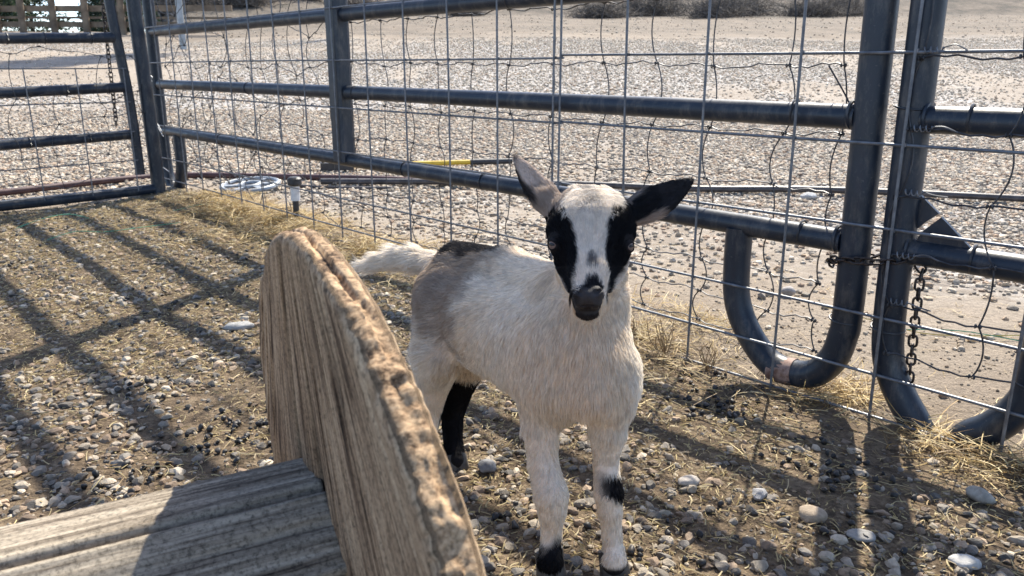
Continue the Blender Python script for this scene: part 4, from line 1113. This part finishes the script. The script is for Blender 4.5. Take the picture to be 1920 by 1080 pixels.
# lids: dark thick rims round each eye
M_LID = m_simple("dark eyelid skin", (0.008, 0.007, 0.008), (0.018, 0.015, 0.015), 200, 0.8)
M_LID.node_tree.nodes["Principled BSDF"].inputs["Specular IOR Level"].default_value = 0.12
for sx, c in zip((-1, 1), EY):
    out = -_f * 0.62 + HX * sx * 0.78; out /= np.linalg.norm(out); xx = np.cross(V(0, 0, 1), out); xx /= np.linalg.norm(xx); yy = np.cross(out, xx)
    cc = c + HX * sx * 0.0012 - _f * 0.0010; nA_, nR_ = 40, 9; lv = []
    for i in range(nR_):
        k_ = 1.0 + 1.25 * (i / (nR_ - 1)); rs_ = .0088 + .0007 + .0006 * sin(pi * min(i / 3, 1))
        for a in np.linspace(0, 2 * pi, nA_, endpoint=False):
            px, py = 0.0072 * cos(a) * k_, (0.0040 if sin(a) > 0 else 0.0048) * abs(sin(a))**1.15 * np.sign(sin(a)) * k_ - 0.0004
            rr_ = sqrt(px * px + py * py); th_ = min(rr_ / rs_, 1.75); u_ = (xx * px + yy * py) / max(rr_, 1e-9)
            lv.append(cc + u_ * sin(th_) * rs_ + out * cos(th_) * rs_)
    lf = [(i * nA_ + j, i * nA_ + (j + 1) % nA_, (i + 1) * nA_ + (j + 1) % nA_, (i + 1) * nA_ + j) for i in range(nR_ - 1) for j in range(nA_)]
    np_mesh("eyelid", np.array(lv), lf, M_LID, EYEO[sx], smooth=True)
# the muzzle with its nose pad, nostrils, lips and chin
MZ = Field(J(1101, 566, .795) - V(.032, .040, .036), J(1101, 566, .795) + V(.032, .040, .036), 0.0009)
AX3 = [HX, _u, _f]
MZ.ell(J(1101, 552, .7860), AX3, (.0146, .0126, .0130), .004)
MZ.ell(J(1102, 541, .7895), AX3, (.0118, .0105, .0108), .006)
for sx in (-1, 1):
    MZ.ell(J(1102 + sx * 11, 564, .7860), AX3, (.0086, .0084, .0108), .004)
    MZ.ell(J(1103 + sx * 17, 549, .7785), AX3, (.0060, .0052, .0062), .004)
MZ.ell(J(1102, 555, .7765), AX3, (.0062, .0056, .0050), .004)
MZ.ell(J(1101, 584, .7965), AX3, (.0116, .0086, .0108), .0015)
MZ.ell(J(1101, 576, .7925), AX3, (.0128, .0050, .0106), .0015)
for sx in (-1, 1):
    MZ.cone(J(1103 + sx * 10, 557, .7700), J(1103 + sx * 15, 549, .7715), .0020, .0029, .0015, sub=True)
    MZ.cone(J(1103 + sx * 15, 549, .7715), J(1103 + sx * 23, 545, .7765), .0029, .0013, .0015, sub=True)
MZ.cone(J(1102, 556, .7700), J(1102, 571, .7735), .0009, .0007, .0012, sub=True)
mp_ = [J(1102 + d_, 572.5 - 0.0035 * d_ * d_, .7760 + (d_ * d_) * 0.0000230) for d_ in range(-30, 31, 5)]
for i in range(len(mp_) - 1): MZ.cone(mp_[i], mp_[i + 1], .0009, .0009, .0010, sub=True)
mv, mf = MZ.mesh()
me_ = neighbours(len(mv), mf); md = np.bincount(me_[:, 0], minlength=len(mv))[:, None]
for it in range(2):
    s_ = np.stack([np.bincount(me_[:, 0], weights=mv[me_[:, 1], k], minlength=len(mv)) for k in range(3)], -1) / md
    mv = mv + 0.5 * (s_ - mv)
uu, vv_, ww = headco(mv)
mcx = np.tile(V(.020, .018, .019), (len(mv), 1))
pad = sstep(26, 18, np.abs(uu + 4)) * sstep(80, 86, vv_) * sstep(112, 106, vv_) * (ww < -.03)
mcx = mcx * (1 - pad[:, None]) + V(.034, .030, .031) * pad[:, None]
lip = sstep(2.6, 1.0, np.abs(vv_ - (114 - 0.0035 * (uu + 5)**2))) * (np.abs(uu + 5) < 30)
mcx = mcx * (1 - lip[:, None] * .6) + V(.055, .045, .044) * lip[:, None] * .6
M_NOSE = m_col("dark leathery nose skin", 0.62, 0, 300, 0.0008, 1400)
M_NOSE.node_tree.nodes["Principled BSDF"].inputs["Specular IOR Level"].default_value = 0.3
M_SKIN.node_tree.nodes["Principled BSDF"].inputs["Specular IOR Level"].default_value = 0.1
np_mesh("muzzle", mv, mf, M_NOSE, goat, smooth=True, col=mcx)

# hooves: two toes each
M_HOOF = m_simple("dark hoof horn", (0.03, 0.026, 0.024), (0.085, 0.075, 0.065), 90, 0.5)
fwd = V(0.40, -0.917, 0)
for pt in (fr[6], fl[6], hl[6], hr[6]):
    gz = float(ground(pt[0], pt[1])); sd = V(fwd[1], -fwd[0], 0); mb = MB()
    for s_ in (-1, 1):
        c0 = V(pt[0], pt[1], gz) + sd * s_ * 0.0072
        mb.tube([c0 - fwd * 0.004 + V(0, 0, pt[2] - gz - 0.002), c0 + fwd * 0.001 + V(0, 0, 0.016), c0 + fwd * 0.006 + V(0, 0, 0.002), c0 + fwd * 0.006 + V(0, 0, -0.003)], [0.0095, 0.0098, 0.0112, 0.0105], 14)
    mb.build("hoof", M_HOOF, goat)

# --- coat hair
def fur():
    r = np.random.default_rng(17)
    tri = np.concatenate([gf_[:, [0, 1, 2]], gf_[:, [0, 2, 3]]])
    a, b_, c_ = gv[tri[:, 0]], gv[tri[:, 1]], gv[tri[:, 2]]
    ar = np.linalg.norm(np.cross(b_ - a, c_ - a), axis=1) / 2
    cen = (a + b_ + c_) / 3
    u, v, w_ = headco(cen)
    face = (v > -115) & (v < 135) & (np.abs(u) < 100) & (w_ < .09)
    wgt = ar * np.where(face, 2.6, 1.0)
    nS = 290000
    ti = r.choice(len(tri), nS, p=wgt / wgt.sum())
    r1_, r2_ = np.sqrt(r.random(nS)), r.random(nS)
    W = np.stack([1 - r1_, r1_ * (1 - r2_), r1_ * r2_], -1)[..., None]
    T = tri[ti]; P_ = (gv[T] * W).sum(1); N_ = (gn[T] * W).sum(1); N_ /= np.linalg.norm(N_, axis=1, keepdims=True)
    u, v, w_ = headco(P_)
    # where each hair lies
    n = nS
    back = -fwd * 0.9 + V(0, 0, -0.42)
    D_ = np.tile(back, (n, 1)); Ln = np.full(n, .013); lift = np.full(n, 0.19); wd = np.full(n, .00052)
    z = P_[:, 2]
    low = z < 0.165
    D_[low] = V(-.12, .15, -1); Ln[low] = .0068; lift[low] = .17
    # thigh and breech hair hangs
    k = (z > .165) & (z < .30) & (P_[:, 1] > 1.0); D_[k] = D_[k] * .5 + V(-.1, .1, -.7); Ln[k] = .012
    # belly fringe
    k = (z > .14) & (z < .20) & (P_[:, 1] > .82) & (P_[:, 1] < 1.02); Ln[k] = .018
    # chest and neck fall
    k = (z > .165) & (z < .38) & ~((v < 98) & (w_ < .035)); wc_ = (sstep(.94, .82, P_[:, 1]) * k)[:, None]
    D_ = D_ / np.linalg.norm(D_, axis=1, keepdims=True) * (1 - wc_) + V(0.0, .05, -1) * wc_; Ln[k & (P_[:, 1] < .86)] = .014
    # crest of the back stands out against the light
    k = (N_[:, 2] > .6) & (z > .27) & (P_[:, 1] > .88); Ln[k] = .014; lift[k] = .17
    # tail
    d, t = dseg(P_, J(790, 488, 1.15), J(677, 494, 1.17)); k = d < .035; k &= P_[:, 0] < -.125
    td = J(677, 494, 1.17) - J(790, 488, 1.15); td /= np.linalg.norm(td)
    D_[k] = td + V(0, 0, -.12); Ln[k] = .026; lift[k] = .30; wd[k] = .0006
    # head: hair sweeps up and outward from the nose
    hm = (v > -112) & (v < 140) & (np.abs(u) < 95) & (w_ < np.interp(v, [-115, 0, 40, 80, 98, 150], [.085, .06, .035, .010, -.014, -.020]))
    fd = HX * (u / 60)[:, None] * 0.55 + _u * 1.0 + _f * 0.35
    D_[hm] = fd[hm]; Ln[hm] = np.interp(v[hm], [-110, -70, 0, 60, 100], [.014, .012, .0085, .0055, .0028]); lift[hm] = .22; wd[hm] = .00040
    k = hm & (v < -62); D_[k] = (HX * (u[k] / 40)[:, None] + _u * 0.2 - _f * 0.5) + r.normal(size=(k.sum(), 3)) * .35; lift[k] = .18; Ln[k] = .009
    k = hm & (v > 40) & (np.abs(u) > 30); Ln[k] = .0055; D_[k] = (HX * np.sign(u[k])[:, None] * .35 + _f * .9 + _u * .25)
    k = hm & (v > 88) & (np.abs(u + 2) < 38) & (w_ < .02); Ln[k] = .0018; wd[k] = .0003
    k = hm & (v > 88) & (w_ > -.012); D_[k] = V(0, .1, -1); Ln[k] = .011
    k = hm & (v > 84) & (w_ < -.012); D_[k] = V(0, .1, -1); Ln[k] = .0026
    # jaw tufts
    # ears: along the ear
    for q in (0, 1):
        d, t = dseg(P_, EB[q], ET[q]); k = (d < .034) & (t > .04); ax = ET[q] - EB[q]; ax /= np.linalg.norm(ax)
        D_[k] = ax; Ln[k] = .0048; lift[k] = .20; wd[k] = .00038
        k2 = k & (t < .45) & ((N_ @ -_f) > .1); Ln[k2] = .010; lift[k2] = .35
    # no hair on eyes and nose pad
    keep = np.ones(n, bool)
    for c in EY: keep &= np.linalg.norm(P_ - c, axis=1) > .0135
    keep &= ~(hm & (np.abs(u + 2) < 24) & (v > 82) & (v < 106) & (w_ < .01))
    keep &= z > .022
    P_, N_, D_, Ln, lift, wd = [q[keep] for q in (P_, N_, D_, Ln, lift, wd)]; n = len(P_)
    tm = np.concatenate([mf[:, [0, 1, 2]], mf[:, [0, 2, 3]]]); e1, e2 = mv[tm[:, 1]] - mv[tm[:, 0]], mv[tm[:, 2]] - mv[tm[:, 0]]; cr__ = np.cross(e1, e2); am = np.linalg.norm(cr__, axis=1)
    k = r.choice(len(tm), 9000, p=am / am.sum()); w1, w2 = r.random((2, len(k), 1)); sw = (w1 + w2) > 1; w1, w2 = np.where(sw, 1 - w1, w1), np.where(sw, 1 - w2, w2)
    Pm = mv[tm[k, 0]] + e1[k] * w1 + e2[k] * w2; Nm = cr__[k] / (am[k, None] + 1e-12); ok = pad[tm[k, 0]] < .3; ok &= (lip[tm[k, 0]] < .3); Pm, Nm = Pm[ok], Nm[ok]
    um, vm, wm = headco(Pm); Dm = HX * ((um + 5) / 40)[:, None] + _u * np.where(vm > 108, -1.0, 0.35)[:, None] + _f * .8
    P_ = np.vstack([P_, Pm]); N_ = np.vstack([N_, Nm]); D_ = np.vstack([D_, Dm]); Ln = np.append(Ln, np.where(vm > 118, .0045, .0026)); lift = np.append(lift, np.full(len(Pm), .16)); wd = np.append(wd, np.full(len(Pm), .0003)); z = np.append(z[keep], Pm[:, 2]); keep = np.ones(len(z), bool); n = len(P_)
    # clumps: neighbours share a random lean
    j = np.stack([fbm(P_[:, 0] * 90, P_[:, 1] * 90, P_[:, 2] * 90, s, 2) - .5 for s in (1, 2, 3)], -1) * 1.5
    j2 = np.stack([fbm(P_[:, 0] * 22, P_[:, 1] * 22, P_[:, 2] * 22, s, 2) - .5 for s in (4, 5, 6)], -1) * 1.1
    cs = np.where(z[keep] < 0.165, 1 / .007, 1 / .010)
    ci = [np.floor(P_[:, i] * cs + 0.7 * fbm(P_[:, 0] * 60, P_[:, 1] * 60, P_[:, 2] * 60, 8 + i, 2)) for i in range(3)]
    tuft = np.stack([hash3(ci[0], ci[1], ci[2], s) - .5 for s in (31, 32, 33)], -1); tb = hash3(ci[0], ci[1], ci[2], 34)
    Ln = Ln * (0.8 + 0.5 * tb)
    D_ = D_ / np.linalg.norm(D_, axis=1, keepdims=True) + tuft * 0.34 + j * .25 + j2 * .12 + r.normal(size=(n, 3)) * .12
    Tn = D_ - N_ * (D_ * N_).sum(1)[:, None]; Tn /= np.linalg.norm(Tn, axis=1, keepdims=True) + 1e-9
    Ln = Ln * r.uniform(.55, 1.2, n)
    col = coat(P_) * r.uniform(.82, 1.08, (n, 1)) * (0.97 + 0.06 * tb)[:, None]
    sd = np.cross(Tn, N_); ro = r.uniform(-1.45, 1.45, (n, 1)); sd = sd * np.cos(ro) + N_ * np.sin(ro); wd = wd * 1.25
    ts = [0, .4, .75, 1.0]
    L = []
    for t in ts:
        L.append(P_ - N_ * .0003 + (Tn * t + N_ * (lift * (t - .45 * t * t))[:, None] * 1.3 + V(0, 0, -.03) * t * t) * Ln[:, None])
    vs = []; 
    for t, p_ in zip(ts[:3], L[:3]):
        hw = (wd * (1 - .55 * t) / 2)[:, None]; vs += [p_ - sd * hw, p_ + sd * hw]
    vs.append(L[3]); Vv = np.stack(vs, 1).reshape(-1, 3)
    bi = (np.arange(n) * 7)[:, None]
    tr = np.concatenate([bi + np.array([[0, 1, 3]]), bi + np.array([[0, 3, 2]]), bi + np.array([[2, 3, 5]]), bi + np.array([[2, 5, 4]]), bi + np.array([[4, 5, 6]])])
    o = np_mesh("coat_hair", Vv, tr, M_FUR, goat, smooth=True, col=np.repeat(col, 7, 0))
fur()

# ------------------------------------------------------------------ far side of the lot
def polyline_wood(name, a, b_, w_, h_, parent):
    a, b_ = np.asarray(a, float), np.asarray(b_, float); d = (b_ - a); L = np.linalg.norm(d); d /= L
    sd = np.cross(d, V(0, 0, 1)) if abs(d[2]) < .9 else V(1, 0, 0); sd /= np.linalg.norm(sd); up_ = np.cross(sd, d)
    b = MB(); b.box((a + b_) / 2, d * L / 2, sd * w_ / 2, up_ * h_ / 2); return b.build(name, M_FENCEWOOD, parent, smooth=False)
fw = empty("wooden_fence", (-11, 22, float(ground(-11, 22))), "weathered brown plank corral fence on the rise at the upper left", "fence")
px = [-13.6 - .62, -13.6, -12.93, -12.1, -11.25, -10.3, -9.55]
for x in px:
    g_ = float(ground_base(x, 22)); b = MB(); b.tube([V(x, 22, g_ - .3), V(x + .02, 22, g_ + 1.35)], [.095, .085], 9); b.build("post", M_FENCEWOOD, fw)
def gz(x): return float(ground_base(x, 22))
for h, t in ((.26, .14), (.43, .06), (.64, .15), (.98, .14)):
    polyline_wood("rail", V(-14.9, 22.11, gz(-14.9) + h), V(-7.4, 22.11, gz(-7.6) * 0 + gz(-14.9) + h - (0.02 if h < .5 else -.02)), .05, t, fw)
lp = empty("metal_post", (-6.2, 15.6, float(ground(-6.2, 15.6))), "lone grey steel post standing on the dirt beyond the far corner", "post")
b = MB(); g_ = float(ground(-6.2, 15.6)); b.tube([V(-6.2, 15.6, g_ - .2), V(-6.2, 15.6, g_ + 1.9)], .062, 12); b.build("shaft", M_STEEL, lp)
b = MB(); b.tube([V(-6.2, 15.6, g_ + 1.9), V(-6.2, 15.6, g_ + 1.94)], [.07, .05], 12); b.build("cap", M_STEEL, lp)

def tree(xy, H, R0, base, label, seed, n=9000, leaf=.06, group="evergreen trees beyond the lot", shape=1.0, trunk_r=.12):
    q = np.random.default_rng(seed); g_ = float(ground_base(*xy)); root = empty("evergreen_tree", (xy[0], xy[1], g_), label, "tree", group)
    b = MB(); b.tube(smooth_path([V(xy[0], xy[1], g_ - .2), V(xy[0] + .05, xy[1], g_ + H * .4), V(xy[0] - .04, xy[1], g_ + H * .95)], 5), [trunk_r * (1 - .06 * i) for i in range(11)], 8)
    for k in range(14):
        z = g_ + base + (H - base) * (k + .5) / 14; a = q.uniform(0, 2 * pi); L = R0 * (1 - .6 * (k / 14))
        b.tube([V(xy[0], xy[1], z), V(xy[0] + cos(a) * L * .5, xy[1] + sin(a) * L * .5, z + .1), V(xy[0] + cos(a) * L * .9, xy[1] + sin(a) * L * .9, z + .25)], [.04, .025, .01], 5)
    b.build("trunk", M_BARK, root)
    nc = 46; t = q.random(nc)**.9; a = q.uniform(0, 2 * pi, nc)
    rr = R0 * (sin(.5) * 0 + np.sin(pi * np.clip(.12 + t * .86, 0, 1))**shape) * np.sqrt(q.random(nc)) * .85
    cc = np.stack([xy[0] + rr * np.cos(a), xy[1] + rr * np.sin(a), g_ + base + (H - base) * t], -1)
    ci = q.integers(0, nc, n); cr = R0 * q.uniform(.22, .42, nc)
    d = q.normal(size=(n, 3)); d /= np.linalg.norm(d, axis=1, keepdims=True); P_ = cc[ci] + d * (cr[ci] * q.random(n)**.45)[:, None]
    u = q.normal(size=(n, 3)); u /= np.linalg.norm(u, axis=1, keepdims=True); w_ = np.cross(u, d + .01); w_ /= np.linalg.norm(w_, axis=1, keepdims=True)
    sz_ = leaf * q.uniform(.5, 1.3, n)[:, None]
    Vv = np.stack([P_ - u * sz_, P_ + w_ * sz_ * .5, P_ + u * sz_, P_ - w_ * sz_ * .5], 1).reshape(-1, 3)
    F_ = np.arange(n * 4).reshape(-1, 4); c = np.array([(.035, .06, .028), (.05, .08, .035), (.028, .045, .025), (.07, .10, .05)])[q.integers(0, 4, n)]
    np_mesh("crown", Vv, F_, M_LEAF, root, smooth=False, col=np.repeat(c, 4, 0)); return root
tree((-4.0, 19.4), 8.8, 1.15, 6.2, "tall slim evergreen added to shade the dirt at upper left, trunk behind the flat blue stiffener", 1, 12000, .05, shape=.5, trunk_r=.10)  # added tree: unseen high crown casts the shade patch on the upper left dirt
tree((-18.6, 30), 3.6, 1.5, .2, "dark juniper behind the plank fence at the upper left corner", 2, 9000, .07)
tree((-16.1, 33), 2.9, 1.1, .1, "small dark juniper seen through the plank fence rails near the gap of sky", 3, 8000, .06)
tree((-15.9, 38), 3.2, 1.7, .1, "broad dark juniper between the third and fourth fence posts", 4, 9000, .07)
tree((-14.6, 32), 2.6, 1.2, .1, "low dark juniper behind the hanging gate chain", 5, 8000, .06)
tree((-16.2, 40), 4.2, 1.9, .5, "large dark juniper partly hidden by the corner posts", 6, 9000, .08)
def bush(xy, R0, H, label, seed, dark=True, n=420):
    q = np.random.default_rng(seed); g_ = float(ground_base(*xy)); b = MB()
    for k in range(n):
        a = q.uniform(0, 2 * pi); el = q.uniform(.1, 1.3); L = q.uniform(.4, 1.0); o = V(xy[0] + q.normal() * R0 * .22, xy[1] + q.normal() * R0 * .22, g_ - .03)
        d = V(cos(a) * cos(el) * R0, sin(a) * cos(el) * R0, sin(el) * H) * L; m_ = o + d * .5 + V(*q.normal(size=3)) * .10 * R0; e_ = o + d + V(*q.normal(size=3)) * .16 * R0
        b.tube([o, m_, e_], [.016, .010, .004], 3, caps=False)
        for t in range(3): f_ = m_ + (e_ - m_) * q.random(); b.tube([f_, f_ + V(*q.normal(size=3)) * .16 * R0], [.007, .003], 3, caps=False)
    o_ = b.build("scrub_bush", M_TWIG, smooth=False, loc=(xy[0], xy[1], g_)); return props(o_, label, "bush", "dry scrub bushes along the far bank")
bl = [((-15.5, 42), 1.6, 1.1), ((-11.8, 30.5), 1.2, .8), ((-9.9, 31), 1.5, 1.0), ((-8.2, 33), 1.3, .8), ((-6.6, 36), 1.6, 1.0), ((-2.4, 42), 1.3, .9), ((4.2, 40), 1.7, .8), ((7.2, 44), 2.7, 1.5), ((9.6, 39), 2.0, .9), ((11.9, 44), 3.0, 1.7), ((14.3, 40), 2.2, .9), ((17.0, 43), 2.3, 1.3)]
nm = ["dry scrub bush beyond the junipers at upper left", "dry scrub bush on the bank just right of the lone steel post", "dark twiggy bush on the shaded bank, second right of the steel post", "twiggy bush on the bank just left of the flat stiffener", "dark bush on the bank just right of the flat stiffener", "small dry bush above the top rail near the middle", "grey twiggy bush left of the tangled row at top", "wide tangled brush above the kid goat's right ear tip", "tangled dry brush above and right of the kid goat", "largest heap of dry brush at the top, left of the posts", "dry brush just left of the tall gate posts", "last small brush heap hidden beside the gate posts"]
for k, ((xy, R0, H), l) in enumerate(zip(bl, nm)): bush(xy, R0, H, l, 100 + k)

# dry weed stems growing by the fence, right of the kid goat
def weed(xy, H, label, seed):
    q = np.random.default_rng(seed); g_ = float(ground(*xy)); b = MB(); o = V(xy[0], xy[1], g_ - .004)
    for k in range(9):
        a = q.uniform(0, 2 * pi); sp_ = q.uniform(.1, .5); L = H * q.uniform(.5, 1.1); d = V(cos(a) * sp_, sin(a) * sp_, 1); d /= np.linalg.norm(d)
        e = o + d * L; m_ = o + d * L * .5 + V(*q.normal(size=3)) * .006; b.tube(smooth_path([o, m_, e], 4), [.0011] * 5 + [.0008] * 3 + [.0005], 4, caps=False)
        for t in range(4): f_ = m_ + (e - m_) * q.random(); b.tube([f_, f_ + (V(*q.normal(size=3)) + V(0, 0, 1)) * .011], [.0006, .0003], 3, caps=False)
    o_ = b.build("dry_weed", M_WEED, smooth=False, loc=(xy[0], xy[1], g_)); return props(o_, label, "weed", "dry weeds at the foot of the fence")
M_WEED = m_simple("dead weed stems", (0.16, 0.10, 0.05), (0.36, 0.25, 0.12), 60, 0.8)
weed((0.315, 1.53), .085, "dry branching brown weed against the wire just right of the kid goat's neck", 1)
weed((0.39, 1.47), .06, "smaller dry weed between the first weed and the bent pipe foot", 2)
weed((0.255, 1.60), .05, "low dry weed half hidden behind the kid goat's chest", 3)
q_ = np.random.default_rng(77); p = sample(9000, 19.0, 44.0, q_)
scatter("scattered_stones", p, 0.010 + 0.03 * q_.random(len(p))**3, 1, PAL_GRAVEL + [(0.12, 0.1, 0.08)] * 3, "loose stones strewn over the tan track beyond the gravel", "stones", seed=51)

for xy_, H_, R_, lab_, sd_ in [((-17.6, 36), 2.6, 1.3, "low dark juniper filling the gap left of the second fence post", 21), ((-14.9, 44), 3.0, 1.7, "far dark juniper just left of the hanging chain, behind the others", 22), ((-20.8, 36), 3.4, 1.6, "far dark juniper at the left edge of the photo", 23)]:
    tree(xy_, H_, R_, .1, lab_, sd_, 8000, .07)
